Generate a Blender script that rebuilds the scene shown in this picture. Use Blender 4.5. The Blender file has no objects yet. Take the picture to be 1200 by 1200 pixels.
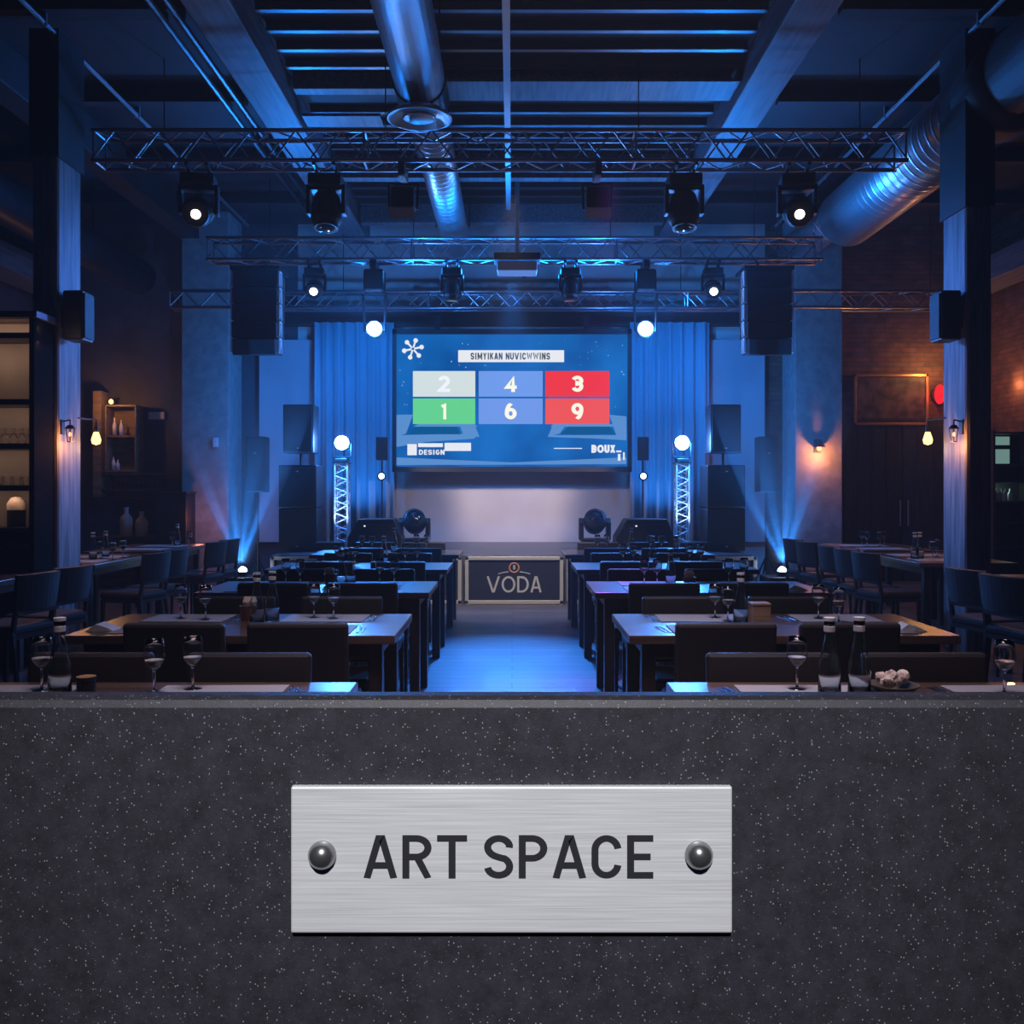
import bpy, bmesh, math, random
from mathutils import Vector, Matrix, Euler
random.seed(7)
R = math.radians
sc = bpy.context.scene
COL = sc.collection
EYE, F = 1.43, 1140.0            # eye height (m); focal length for a 1200 px wide frame

def X(px, d): return (px - 600) / F * d
def Z(py, d): return EYE - (py - 572) / F * d

# ------------------------------------------------------------------ materials
def nodes(name):
    m = bpy.data.materials.new(name); m.use_nodes = True
    return m, m.node_tree, m.node_tree.nodes['Principled BSDF']
def mat(name, col, rough=.5, metal=0., spec=.5, emit=None, es=0., bump=0., bscale=40., var=0., coat=0.):
    m, t, b = nodes(name)
    b.inputs['Base Color'].default_value = (*col, 1)
    b.inputs['Roughness'].default_value = rough
    b.inputs['Metallic'].default_value = metal
    b.inputs['Specular IOR Level'].default_value = spec
    b.inputs['Coat Weight'].default_value = coat
    if emit: b.inputs['Emission Color'].default_value = (*emit, 1); b.inputs['Emission Strength'].default_value = es
    if bump or var:
        tc = t.nodes.new('ShaderNodeTexCoord'); n = t.nodes.new('ShaderNodeTexNoise')
        n.inputs['Scale'].default_value = bscale; n.inputs['Detail'].default_value = 5
        t.links.new(tc.outputs['Object'], n.inputs['Vector'])
        if bump:
            bp = t.nodes.new('ShaderNodeBump'); bp.inputs['Strength'].default_value = bump; bp.inputs['Distance'].default_value = .02
            t.links.new(n.outputs['Fac'], bp.inputs['Height']); t.links.new(bp.outputs['Normal'], b.inputs['Normal'])
        if var:
            r = t.nodes.new('ShaderNodeValToRGB')
            r.color_ramp.elements[0].color = (*[c * (1 - var) for c in col], 1); r.color_ramp.elements[0].position = .35
            r.color_ramp.elements[1].color = (*[min(1, c * (1 + var)) for c in col], 1); r.color_ramp.elements[1].position = .65
            t.links.new(n.outputs['Fac'], r.inputs['Fac']); t.links.new(r.outputs['Color'], b.inputs['Base Color'])
    return m
def emis(name, col, s):
    m = bpy.data.materials.new(name); m.use_nodes = True; t = m.node_tree; t.nodes.clear()
    e = t.nodes.new('ShaderNodeEmission'); e.inputs[0].default_value = (*col, 1); e.inputs[1].default_value = s
    o = t.nodes.new('ShaderNodeOutputMaterial'); t.links.new(e.outputs[0], o.inputs[0]); return m
def wood(name, c0, c1, rough, stretch=(1, 12, 12), scale=3., bump=.15, coat=0.):
    m, t, b = nodes(name)
    tc = t.nodes.new('ShaderNodeTexCoord'); mp = t.nodes.new('ShaderNodeMapping'); mp.inputs['Scale'].default_value = stretch
    n = t.nodes.new('ShaderNodeTexNoise'); n.inputs['Scale'].default_value = scale; n.inputs['Detail'].default_value = 8
    r = t.nodes.new('ShaderNodeValToRGB'); r.color_ramp.elements[0].color = (*c0, 1); r.color_ramp.elements[1].color = (*c1, 1)
    r.color_ramp.elements[0].position = .3; r.color_ramp.elements[1].position = .7
    bp = t.nodes.new('ShaderNodeBump'); bp.inputs['Strength'].default_value = bump; bp.inputs['Distance'].default_value = .01
    L = t.links.new
    L(tc.outputs['Object'], mp.inputs[0]); L(mp.outputs[0], n.inputs['Vector']); L(n.outputs['Fac'], r.inputs[0])
    L(r.outputs[0], b.inputs['Base Color']); L(n.outputs['Fac'], bp.inputs['Height']); L(bp.outputs[0], b.inputs['Normal'])
    b.inputs['Roughness'].default_value = rough; b.inputs['Coat Weight'].default_value = coat
    return m
def brick(name, c1, c2, mort, axis='XZ', bw=.24, bh=.075):
    m, t, b = nodes(name); L = t.links.new
    tc = t.nodes.new('ShaderNodeTexCoord'); sx = t.nodes.new('ShaderNodeSeparateXYZ'); cx = t.nodes.new('ShaderNodeCombineXYZ')
    L(tc.outputs['Object'], sx.inputs[0]); L(sx.outputs[0 if axis[0] == 'X' else 1], cx.inputs[0]); L(sx.outputs[2], cx.inputs[1])
    bt = t.nodes.new('ShaderNodeTexBrick'); L(cx.outputs[0], bt.inputs['Vector'])
    bt.inputs['Scale'].default_value = 1; bt.inputs['Brick Width'].default_value = bw; bt.inputs['Row Height'].default_value = bh
    bt.inputs['Mortar Size'].default_value = .009; bt.inputs['Color1'].default_value = (*c1, 1); bt.inputs['Color2'].default_value = (*c2, 1)
    bt.inputs['Mortar'].default_value = (*mort, 1)
    n = t.nodes.new('ShaderNodeTexNoise'); n.inputs['Scale'].default_value = 5; n.inputs['Detail'].default_value = 6; L(cx.outputs[0], n.inputs['Vector'])
    mx = t.nodes.new('ShaderNodeMixRGB'); mx.blend_type = 'MULTIPLY'; mx.inputs[0].default_value = .8
    r = t.nodes.new('ShaderNodeValToRGB'); r.color_ramp.elements[0].position = .3; r.color_ramp.elements[0].color = (.35, .35, .35, 1); r.color_ramp.elements[1].position = .7
    L(n.outputs['Fac'], r.inputs[0]); L(bt.outputs['Color'], mx.inputs[1]); L(r.outputs[0], mx.inputs[2]); L(mx.outputs[0], b.inputs['Base Color'])
    bp = t.nodes.new('ShaderNodeBump'); bp.inputs['Strength'].default_value = .6; bp.inputs['Distance'].default_value = .02; bp.invert = True
    L(bt.outputs['Fac'], bp.inputs['Height']); L(bp.outputs[0], b.inputs['Normal']); b.inputs['Roughness'].default_value = .8
    return m
def floor_mat():
    m, t, b = nodes('floor_planks'); L = t.links.new
    tc = t.nodes.new('ShaderNodeTexCoord'); mp = t.nodes.new('ShaderNodeMapping')
    L(tc.outputs['Object'], mp.inputs[0])
    bt = t.nodes.new('ShaderNodeTexBrick'); L(mp.outputs[0], bt.inputs['Vector'])
    bt.inputs['Scale'].default_value = 1; bt.inputs['Brick Width'].default_value = 1.6; bt.inputs['Row Height'].default_value = .17
    bt.inputs['Mortar Size'].default_value = .004; bt.inputs['Color1'].default_value = (.13, .12, .14, 1); bt.inputs['Color2'].default_value = (.075, .07, .085, 1)
    bt.inputs['Mortar'].default_value = (.006, .006, .008, 1)
    L(bt.outputs['Color'], b.inputs['Base Color'])
    mp2 = t.nodes.new('ShaderNodeMapping'); mp2.inputs['Scale'].default_value = (1.5, 14, 1); L(tc.outputs['Object'], mp2.inputs[0])
    n = t.nodes.new('ShaderNodeTexNoise'); n.inputs['Scale'].default_value = 2.4; n.inputs['Detail'].default_value = 6; L(mp2.outputs[0], n.inputs['Vector'])
    mr = t.nodes.new('ShaderNodeMapRange'); mr.inputs[3].default_value = .3; mr.inputs[4].default_value = .55; L(n.outputs['Fac'], mr.inputs[0]); L(mr.outputs[0], b.inputs['Roughness'])
    ad = t.nodes.new('ShaderNodeMath'); ad.operation = 'MULTIPLY_ADD'; ad.inputs[1].default_value = -1.0
    L(bt.outputs['Fac'], ad.inputs[0]); L(n.outputs['Fac'], ad.inputs[2])
    bp = t.nodes.new('ShaderNodeBump'); bp.inputs['Strength'].default_value = .5; bp.inputs['Distance'].default_value = .01
    L(ad.outputs[0], bp.inputs['Height']); L(bp.outputs[0], b.inputs['Normal'])
    return m
def granite():
    m, t, b = nodes('speckled_dark_stone'); L = t.links.new
    tc = t.nodes.new('ShaderNodeTexCoord')
    n = t.nodes.new('ShaderNodeTexNoise'); n.inputs['Scale'].default_value = 60; n.inputs['Detail'].default_value = 12; n.inputs['Roughness'].default_value = .8
    L(tc.outputs['Object'], n.inputs['Vector'])
    r = t.nodes.new('ShaderNodeValToRGB'); r.color_ramp.elements[0].position = .35; r.color_ramp.elements[0].color = (.0155, .0145, .021, 1)
    r.color_ramp.elements[1].position = .68; r.color_ramp.elements[1].color = (.041, .038, .053, 1); L(n.outputs['Fac'], r.inputs[0])
    v = t.nodes.new('ShaderNodeTexVoronoi'); v.inputs['Scale'].default_value = 600; L(tc.outputs['Object'], v.inputs['Vector'])
    # small pale grains where a cell is small in distance AND its random colour is high
    s = t.nodes.new('ShaderNodeSeparateColor'); L(v.outputs['Color'], s.inputs[0])
    g1 = t.nodes.new('ShaderNodeMath'); g1.operation = 'GREATER_THAN'; g1.inputs[1].default_value = .8; L(s.outputs[0], g1.inputs[0])
    g2 = t.nodes.new('ShaderNodeMath'); g2.operation = 'LESS_THAN'; g2.inputs[1].default_value = .3; L(v.outputs['Distance'], g2.inputs[0])
    g = t.nodes.new('ShaderNodeMath'); g.operation = 'MULTIPLY'; L(g1.outputs[0], g.inputs[0]); L(g2.outputs[0], g.inputs[1])
    gs = t.nodes.new('ShaderNodeMath'); gs.operation = 'MULTIPLY'; L(g.outputs[0], gs.inputs[0]); L(s.outputs[1], gs.inputs[1])
    mx = t.nodes.new('ShaderNodeMixRGB'); mx.inputs[2].default_value = (.26, .3, .31, 1); L(gs.outputs[0], mx.inputs[0]); L(r.outputs[0], mx.inputs[1])
    L(mx.outputs[0], b.inputs['Base Color'])
    n2 = t.nodes.new('ShaderNodeTexNoise'); n2.inputs['Scale'].default_value = 900; n2.inputs['Detail'].default_value = 3; L(tc.outputs['Object'], n2.inputs['Vector'])
    bp = t.nodes.new('ShaderNodeBump'); bp.inputs['Strength'].default_value = .3; bp.inputs['Distance'].default_value = .0006
    L(n2.outputs['Fac'], bp.inputs['Height']); L(bp.outputs[0], b.inputs['Normal']); b.inputs['Roughness'].default_value = .55
    return m
def brushed():
    m, t, b = nodes('brushed_aluminium'); L = t.links.new
    tc = t.nodes.new('ShaderNodeTexCoord'); mp = t.nodes.new('ShaderNodeMapping'); mp.inputs['Scale'].default_value = (12, 1, 900)
    L(tc.outputs['Object'], mp.inputs[0])
    n = t.nodes.new('ShaderNodeTexNoise'); n.inputs['Scale'].default_value = 1; n.inputs['Detail'].default_value = 6; L(mp.outputs[0], n.inputs['Vector'])
    r = t.nodes.new('ShaderNodeValToRGB'); r.color_ramp.elements[0].position = .3; r.color_ramp.elements[0].color = (.62, .62, .65, 1)
    r.color_ramp.elements[1].position = .7; r.color_ramp.elements[1].color = (.86, .86, .89, 1); L(n.outputs['Fac'], r.inputs[0]); L(r.outputs[0], b.inputs['Base Color'])
    bp = t.nodes.new('ShaderNodeBump'); bp.inputs['Strength'].default_value = .15; bp.inputs['Distance'].default_value = .0004
    L(n.outputs['Fac'], bp.inputs['Height']); L(bp.outputs[0], b.inputs['Normal'])
    b.inputs['Roughness'].default_value = .38; b.inputs['Metallic'].default_value = .2
    return m
def duct_mat():
    m, t, b = nodes('spiral_duct_metal'); L = t.links.new
    tc = t.nodes.new('ShaderNodeTexCoord'); w = t.nodes.new('ShaderNodeTexWave'); w.bands_direction = 'Y'; w.inputs['Scale'].default_value = 2.2
    w.inputs['Distortion'].default_value = 0; L(tc.outputs['Object'], w.inputs['Vector'])
    pw = t.nodes.new('ShaderNodeMath'); pw.operation = 'POWER'; pw.inputs[1].default_value = 8; L(w.outputs['Fac'], pw.inputs[0])
    n = t.nodes.new('ShaderNodeTexNoise'); n.inputs['Scale'].default_value = 9; n.inputs['Detail'].default_value = 3; L(tc.outputs['Object'], n.inputs['Vector'])
    ad = t.nodes.new('ShaderNodeMath'); ad.operation = 'MULTIPLY_ADD'; ad.inputs[1].default_value = .5; L(n.outputs['Fac'], ad.inputs[0]); L(pw.outputs[0], ad.inputs[2])
    bp = t.nodes.new('ShaderNodeBump'); bp.inputs['Strength'].default_value = .4; bp.inputs['Distance'].default_value = .015; L(ad.outputs[0], bp.inputs['Height'])
    L(bp.outputs[0], b.inputs['Normal']); b.inputs['Base Color'].default_value = (.55, .57, .6, 1); b.inputs['Metallic'].default_value = .9; b.inputs['Roughness'].default_value = .34
    return m
def glass_mat(name, col=(1, 1, 1)):
    m, t, b = nodes(name)
    b.inputs['Base Color'].default_value = (*col, 1); b.inputs['Transmission Weight'].default_value = 1; b.inputs['Roughness'].default_value = .02; b.inputs['IOR'].default_value = 1.45
    return m

M = dict(
    black=mat('black_plastic', (.012, .012, .015), .42, bump=.1, bscale=90),
    blackmat=mat('black_matte_paint', (.011, .011, .014), .6),
    grille=mat('black_speaker_grille', (.014, .015, .019), .55, bump=.5, bscale=300),
    darkmetal=mat('dark_metal', (.05, .05, .055), .38, .8),
    alu=mat('truss_aluminium', (.42, .42, .45), .32, .85),
    paleedge=mat('pale_aluminium_edge', (.55, .54, .53), .4, .3),
    chrome=mat('chrome', (.75, .75, .77), .18, 1),
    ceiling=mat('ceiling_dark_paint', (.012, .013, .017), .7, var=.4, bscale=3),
    deckm=mat('ceiling_rib_metal', (.12, .12, .13), .38, .6),
    beam=wood('ceiling_beam_wood', (.09, .1, .12), (.2, .21, .235), .55, (8, .6, 8), 3),
    concrete=mat('concrete', (.32, .29, .28), .8, bump=.25, bscale=8, var=.14),
    column=wood('column_wood', (.09, .085, .09), (.36, .34, .35), .62, (9, 9, .8), 2.2, .5),
    wall=mat('dark_wall_paint', (.075, .075, .085), .8, var=.2, bscale=2.5),
    plaster=mat('stage_wall_plaster', (.62, .57, .54), .75, var=.05, bscale=2),
    brickb=brick('brick_back', (.22, .10, .065), (.13, .065, .045), (.10, .075, .06)),
    brickr=brick('brick_side', (.22, .10, .065), (.13, .065, .045), (.10, .075, .06), 'YZ'),
    floor=floor_mat(), stone=granite(), brushed=brushed(), duct=duct_mat(),
    tablewood=wood('table_wood', (.06, .035, .028), (.14, .08, .06), .3, (.8, 9, 9), 3, .06, .35),
    legwood=wood('leg_wood', (.028, .017, .014), (.055, .033, .027), .4, (9, 9, 1), 3, .06),
    leather=mat('dark_leather', (.02, .015, .016), .5, bump=.08, bscale=160),
    leather2=mat('grey_leather', (.032, .027, .03), .6, bump=.1, bscale=160),
    shelfwood=wood('shelf_wood', (.12, .085, .05), (.26, .19, .11), .55, (1, 6, 6), 3),
    shelfback=mat('shelf_back_panel', (.24, .21, .19), .75, var=.1, bscale=4),
    shelfdark=wood('dark_shelf_wood', (.035, .025, .02), (.08, .055, .04), .5, (1, 6, 6), 3),
    paper=mat('paper', (.33, .32, .34), .7, bump=.05, bscale=10),
    menu=mat('grey_paper', (.2, .19, .21), .6),
    napkin=mat('napkin', (.72, .58, .5), .8, bump=.3, bscale=40),
    napkinw=mat('white_napkin', (.72, .7, .72), .8, bump=.3, bscale=40),
    cup=mat('red_brown_holder', (.18, .06, .04), .5),
    box=wood('light_wood_box', (.2, .12, .07), (.34, .22, .14), .5, (1, 1, 6), 12),
    glass=glass_mat('clear_glass'), bglass=glass_mat('bottle_glass', (.85, .93, .95)),
    rivetm=mat('rivet_metal', (.34, .34, .36), .26, .88), totem=mat('pale_truss_paint', (.78, .78, .82), .4, .1), cabside=mat('black_cabinet_side', (.004, .003, .003), .95, spec=.05), water=mat('placemat_reflection', (.7, .7, .72), .1), steel=mat('cutlery_steel', (.6, .6, .62), .2, 1),  # water: pale colour standing for the placemat's reflection in the wine glasses
    curtain=mat('stage_curtain', (.33, .39, .46), .85, bump=.15, bscale=30),
    panel=mat('pale_wall_panel', (.42, .40, .43), .8),
    stagetop=mat('stage_deck', (.085, .085, .09), .35, bump=.1, bscale=60, var=.15),
    stagepanel=mat('stage_front_panel', (.016, .016, .022), .5),
    letter=mat('silver_lettering', (.62, .62, .6), .45, .2),
    ring=mat('copper_ring', (.7, .32, .16), .45, .2),
    engrave=mat('engraved_black', (.018, .018, .024), .6),
    white=mat('white_plastic', (.75, .74, .76), .4),
    art=mat('abstract_picture', (.09, .055, .045), .6, var=.7, bscale=6),
    frame=mat('picture_frame_brass', (.5, .27, .11), .4, .5),
    door=wood('door_dark_wood', (.018, .02, .026), (.04, .042, .05), .45, (8, 8, 1), 3),
    foliage=mat('foliage', (.04, .09, .03), .6),
    amber=emis('amber_bulb_glow', (1, .52, .14), 4.5), warmglow=emis('warm_lamp_glow', (1, .42, .12), 4),
    lenswhite=emis('white_lens', (1, .93, .72), 9), lensblue=emis('blue_white_lens', (.62, .78, 1), 60), lenscool=emis('cool_lens', (.75, .9, 1), 12),
    lensoff=mat('dark_lens', (.02, .025, .03), .08, 0, .8, coat=1),
    red=emis('red_glow', (1, .02, .03), 1.1), cabglow=emis('cabinet_light', (.45, .8, .72), .3),
    led=emis('led_dot', (.8, .9, 1), 1.5),
)

# ------------------------------------------------------------------ mesh helpers
def box(bm, cx, cy, cz, sx, sy, sz, rot=None, taper=None):
    v = []
    for z in (-.5, .5):
        k = 1 if z < 0 or taper is None else taper
        for x, y in ((-.5, -.5), (.5, -.5), (.5, .5), (-.5, .5)):
            p = Vector((x * sx * k, y * sy * k, z * sz))
            if rot is not None: p = rot @ p
            v.append(bm.verts.new(p + Vector((cx, cy, cz))))
    for f in ((3, 2, 1, 0), (4, 5, 6, 7), (0, 1, 5, 4), (1, 2, 6, 5), (2, 3, 7, 6), (3, 0, 4, 7)):
        bm.faces.new([v[i] for i in f])
    return bm
def tube(bm, p0, p1, r0, r1=None, seg=8, caps=True):
    p0, p1 = Vector(p0), Vector(p1); r1 = r0 if r1 is None else r1
    d = (p1 - p0).normalized(); a = d.orthogonal().normalized(); b = d.cross(a)
    A = [bm.verts.new(p0 + (a * math.cos(t) + b * math.sin(t)) * r0) for t in [2 * math.pi * i / seg for i in range(seg)]]
    B = [bm.verts.new(p1 + (a * math.cos(t) + b * math.sin(t)) * r1) for t in [2 * math.pi * i / seg for i in range(seg)]]
    for i in range(seg): bm.faces.new((A[i], A[(i + 1) % seg], B[(i + 1) % seg], B[i]))
    if caps: bm.faces.new(A[::-1]); bm.faces.new(B)
    return bm
def path(bm, pts, r, seg=8):
    for a, b in zip(pts, pts[1:]): tube(bm, a, b, r, seg=seg)
    return bm
def lathe(bm, prof, c=(0, 0, 0), seg=20, axis='Z'):
    c = Vector(c); rings = []
    for r, h in prof:
        ring = []
        for i in range(seg if r > 1e-6 else 1):
            t = 2 * math.pi * i / seg
            p = (r * math.cos(t), r * math.sin(t), h)
            if axis == 'Y': p = (p[0], p[2], p[1])
            ring.append(bm.verts.new(Vector(p) + c))
        rings.append(ring)
    for a, b in zip(rings, rings[1:]):
        for i in range(seg):
            j = (i + 1) % seg
            if len(a) == 1 and len(b) == 1: break
            if len(a) == 1: bm.faces.new((a[0], b[j], b[i]))
            elif len(b) == 1: bm.faces.new((a[i], a[j], b[0]))
            else: bm.faces.new((a[i], a[j], b[j], b[i]))
    bmesh.ops.recalc_face_normals(bm, faces=bm.faces)
    return bm
def prism(bm, poly, y0, y1):             # polygon in X-Z, extruded along Y
    A = [bm.verts.new((x, y0, z)) for x, z in poly]; B = [bm.verts.new((x, y1, z)) for x, z in poly]
    n = len(poly)
    bm.faces.new(A); bm.faces.new(B[::-1])
    for i in range(n): bm.faces.new((A[i], B[i], B[(i + 1) % n], A[(i + 1) % n]))
    bmesh.ops.recalc_face_normals(bm, faces=bm.faces)
    return bm
def prismx(bm, poly, x0, x1):            # polygon in Y-Z, extruded along X
    A = [bm.verts.new((x0, y, z)) for y, z in poly]; B = [bm.verts.new((x1, y, z)) for y, z in poly]
    n = len(poly)
    bm.faces.new(A); bm.faces.new(B[::-1])
    for i in range(n): bm.faces.new((A[i], B[i], B[(i + 1) % n], A[(i + 1) % n]))
    bmesh.ops.recalc_face_normals(bm, faces=bm.faces)
    return bm
def N(): return bmesh.new()
def obj(name, bm, m, parent=None, bevel=0., smooth=False, loc=None, rot=None):
    me = bpy.data.meshes.new(name); bm.to_mesh(me); bm.free()
    o = bpy.data.objects.new(name, me); COL.objects.link(o)
    me.materials.append(M[m] if isinstance(m, str) else m)
    if smooth:
        for p in me.polygons: p.use_smooth = True
    if bevel:
        b = o.modifiers.new('bevel', 'BEVEL'); b.width = bevel; b.segments = 2; b.limit_method = 'ANGLE'
    if parent: o.parent = parent
    if loc: o.location = loc
    if rot: o.rotation_euler = rot
    return o
def tag(o, label=None, cat=None, group=None, kind=None):
    if label: o['label'] = label
    if cat: o['category'] = cat
    if group: o['group'] = group
    if kind: o['kind'] = kind
    return o
def thing(name, label, cat, loc=(0, 0, 0), rz=0, group=None):
    o = bpy.data.objects.new(name, None); COL.objects.link(o); o.empty_display_size = .1
    o.location = loc; o.rotation_euler = (0, 0, rz)
    return tag(o, label, cat, group)
def struct(name, bm, m, **k): return tag(obj(name, bm, m, **k), kind='structure')
def kids(o): return [c for c in bpy.data.objects if c.parent == o]
def dup(root, loc, rz=0, label=None, group=None, parent=None):
    r = root.copy(); COL.objects.link(r)
    if parent is None: r.location = loc; r.rotation_euler = (0, 0, rz)
    else: r.parent = parent
    if label: r['label'] = label
    if group: r['group'] = group
    for ch in list(root.children): dup(ch, None, parent=r)
    return r
class Proto:
    """first use moves the original, later uses copy it with its parts"""
    def __init__(s, o): s.o = o; s.used = False
    def put(s, loc, rz, label, group=None):
        if not s.used:
            s.used = True; o = s.o; o.location = loc; o.rotation_euler = (0, 0, rz); tag(o, label, None, group); return o
        return dup(s.o, loc, rz, label, group)
def arc(cx, cy, rx, ry, a0, a1, n=14):
    return [(cx + rx * math.cos(R(a0 + (a1 - a0) * i / n)), cy + ry * math.sin(R(a0 + (a1 - a0) * i / n))) for i in range(n + 1)]
def glyph(ch, t, w):                     # centre lines of the strokes in a w x 1 box, t = stroke width
    h = t / 2; l, r, b, u = h, w - h, h, 1 - h; m = .5
    G = {
     'A': [[(h * .9, 0), (w / 2 - .035, u), (w / 2 + .035, u), (w - h * .9, 0)], [(w * .2, .3), (w * .8, .3)]],
     'R': [[(l, 0), (l, 1)], [(l, u)] + arc(r - .24, u - .215, .24, .215, 90, -90) + [(l, u - .43)], [(w * .5, u - .43), (r, 0)]],
     'T': [[(0, u), (w, u)], [(w / 2, u), (w / 2, 0)]],
     'S': [arc(w / 2, .735, w / 2 - h, .735 - .5 - 0 + .0, 25, 90, 7)[:0] + [(r - .01, .72)] + arc(w / 2, u - .2, w / 2 - h, .2, 10, 180, 12) + arc(w * .62, u - .2, w * .62 - h, .24, 180, 250, 5)[1:] + [(w * .62, .47)] + arc(w / 2, b + .2, w / 2 - h, .22, 60, 0, 5) + arc(w / 2, b + .2, w / 2 - h, .2, 0, -172, 12)[1:]],
     'P': [[(l, 0), (l, 1)], [(l, u)] + arc(r - .24, u - .23, .24, .23, 90, -90) + [(l, u - .46)]],
     'C': [arc(w / 2, u - .27, w / 2 - h, .27, 8, 90, 8) + arc(w / 2, u - .27, w / 2 - h, .27, 90, 180, 8)[1:] + arc(w / 2, b + .27, w / 2 - h, .27, 180, 352, 16)],
     'E': [[(l, 0), (l, 1)], [(l, u), (w, u)], [(l, m), (w * .9, m)], [(l, b), (w, b)]],
     'V': [[(h * .9, 1), (w / 2 - .03, b), (w / 2 + .03, b), (w - h * .9, 1)]],
     'O': [arc(w / 2, .5, w / 2 - h, .5 - h, 0, 360, 32)],
     'D': [[(l, 0), (l, 1)], [(l, u), (w * .4, u)] + arc(w * .4, .5, w * .6 - h, .5 - h, 90, -90, 18) + [(l, b)]],
     'B': [[(l, 0), (l, 1)], [(l, u)] + arc(r - .24, u - .21, .22, .21, 90, -90) + [(l, .5)], [(l, u - .42)] + arc(r - .24, b + .22, .24, .22, 90, -90) + [(l, b)]],
     'U': [[(l, 1), (l, .35)] + arc(w / 2, .35, w / 2 - h, .35 - h, 180, 360, 14) + [(r, 1)]],
     'X': [[(h, 1), (w - h, 0)], [(w - h, 1), (h, 0)]],
     'N': [[(l, 0), (l, 1)], [(l, .96), (r, .04)], [(r, 0), (r, 1)]],
     'M': [[(l, 0), (l, 1)], [(l, .96), (w / 2, .25), (r, .96)], [(r, 0), (r, 1)]],
     'W': [[(h, 1), (w * .28, .04), (w / 2, .8), (w * .72, .04), (w - h, 1)]],
     'I': [[(w / 2, 0), (w / 2, 1)]],
     'Y': [[(h, 1), (w / 2, .45), (w - h, 1)], [(w / 2, .45), (w / 2, 0)]],
     'K': [[(l, 0), (l, 1)], [(w - h, 1), (l, .4)], [(w * .4, .6), (w - h, 0)]],
     'G': [arc(w / 2, .5, w / 2 - h, .5 - h, 40, 330, 24) + [(r, .45), (w * .55, .45)]],
     '1': [[(w * .15, .78), (w * .6, .95), (w * .6, 0)]],
     '2': [arc(w / 2, u - .22, w / 2 - h, .22, 170, -30, 14) + [(l, b), (w, b)]],
     '3': [arc(w / 2, u - .2, w / 2 - h, .2, 160, -90, 14) + arc(w / 2, b + .24, w / 2 - h, .23, 90, -160, 14)],
     '4': [[(w * .7, 0), (w * .7, 1), (l, .3), (w, .3)]],
     '6': [arc(w / 2, b + .25, w / 2 - h, .25, 0, 360, 22), [(l, b + .25)] + arc(w * .8, b + .3, w * .8 - h, .62, 180, 110, 8)],
     '9': [arc(w / 2, u - .25, w / 2 - h, .25, 0, 360, 22), [(r, u - .25)] + arc(w * .2, u - .3, w * .8 - h, .62, 0, -70, 8)],
    }
    return G[ch]
def stroke(bm, pts, t, y0, y1, tr):
    """flat ribbon with mitred joins through pts, extruded between y0 and y1; tr maps glyph space to metres"""
    pts = [Vector(p) for p in pts]; cl = (pts[0] - pts[-1]).length < 1e-5 and len(pts) > 3
    if cl: pts = pts[:-1]
    n = len(pts); A = []
    for i, p in enumerate(pts):
        if cl or 0 < i < n - 1:
            d0 = (p - pts[i - 1]).normalized(); d1 = (pts[(i + 1) % n] - p).normalized()
        else: d0 = d1 = ((pts[1] - p) if i == 0 else (p - pts[i - 1])).normalized()
        mn = (Vector((-d0.y, d0.x)) + Vector((-d1.y, d1.x))).normalized(); k = min(2.2, 1 / max(.2, mn.dot(Vector((-d0.y, d0.x)))))
        A.append([bm.verts.new((*(tr(q)[:1]), y, tr(q)[1])) for q in (p + mn * t / 2 * k, p - mn * t / 2 * k) for y in (y0, y1)])
    m_ = n if cl else n - 1
    for i in range(m_):
        a, b = A[i], A[(i + 1) % n]
        bm.faces.new((a[0], b[0], b[2], a[2])); bm.faces.new((a[1], a[3], b[3], b[1])); bm.faces.new((a[0], a[1], b[1], b[0])); bm.faces.new((a[2], b[2], b[3], a[3]))
    if not cl:
        bm.faces.new(A[0][:2] + A[0][2:][::-1]); bm.faces.new(A[-1][:2][::-1] + A[-1][2:])
WID = {'I': .3, ' ': .3, 'M': .8, 'W': .95, '1': .5, 'E': .5, 'T': .62, 'O': .78, 'V': .74, 'D': .66}
def text(name, body, m, parent, loc, width, height, t=.16, gap=.13, depth=.001, wid=None, slant=0):
    """hand-drawn lettering in strokes: body fitted to width x height, facing -Y, centred on loc"""
    W_ = dict(WID); W_.update(wid or {}); x = 0; items = []
    for ch in body:
        w = W_.get(ch, .62)
        if ch != ' ': items.append((ch, x, w))
        x += w + gap
    tot = x - gap; kx = width / tot; bm = N()
    for j, (ch, x0, w) in enumerate(items):
        for i, st in enumerate(glyph(ch, t, w)):
            e = depth * .04 * (i + 3 * (j % 2))
            stroke(bm, st, t, loc[1] - depth / 2 - e, loc[1] + depth / 2, lambda q: (loc[0] + (x0 + q.x - tot / 2) * kx, loc[2] + (min(1, max(0, q.y)) - .5) * height))
    bmesh.ops.recalc_face_normals(bm, faces=bm.faces)
    return obj(name, bm, m, parent)
def lamp(name, typ, loc, energy, col, target=None, size=.05, angle=40, blend=.4, sy=None, spread=None):
    l = bpy.data.lights.new(name, typ); l.energy = energy; l.color = col
    if typ == 'SPOT': l.spot_size = R(angle); l.spot_blend = blend; l.shadow_soft_size = size
    elif typ == 'POINT': l.shadow_soft_size = size
    elif typ == 'AREA':
        l.size = size
        if sy: l.shape = 'RECTANGLE'; l.size_y = sy
        if spread: l.spread = R(spread)
    o = bpy.data.objects.new(name, l); COL.objects.link(o); o.location = loc
    if target is not None: o.rotation_euler = (Vector(target) - Vector(loc)).to_track_quat('-Z', 'Y').to_euler()
    return o

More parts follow.
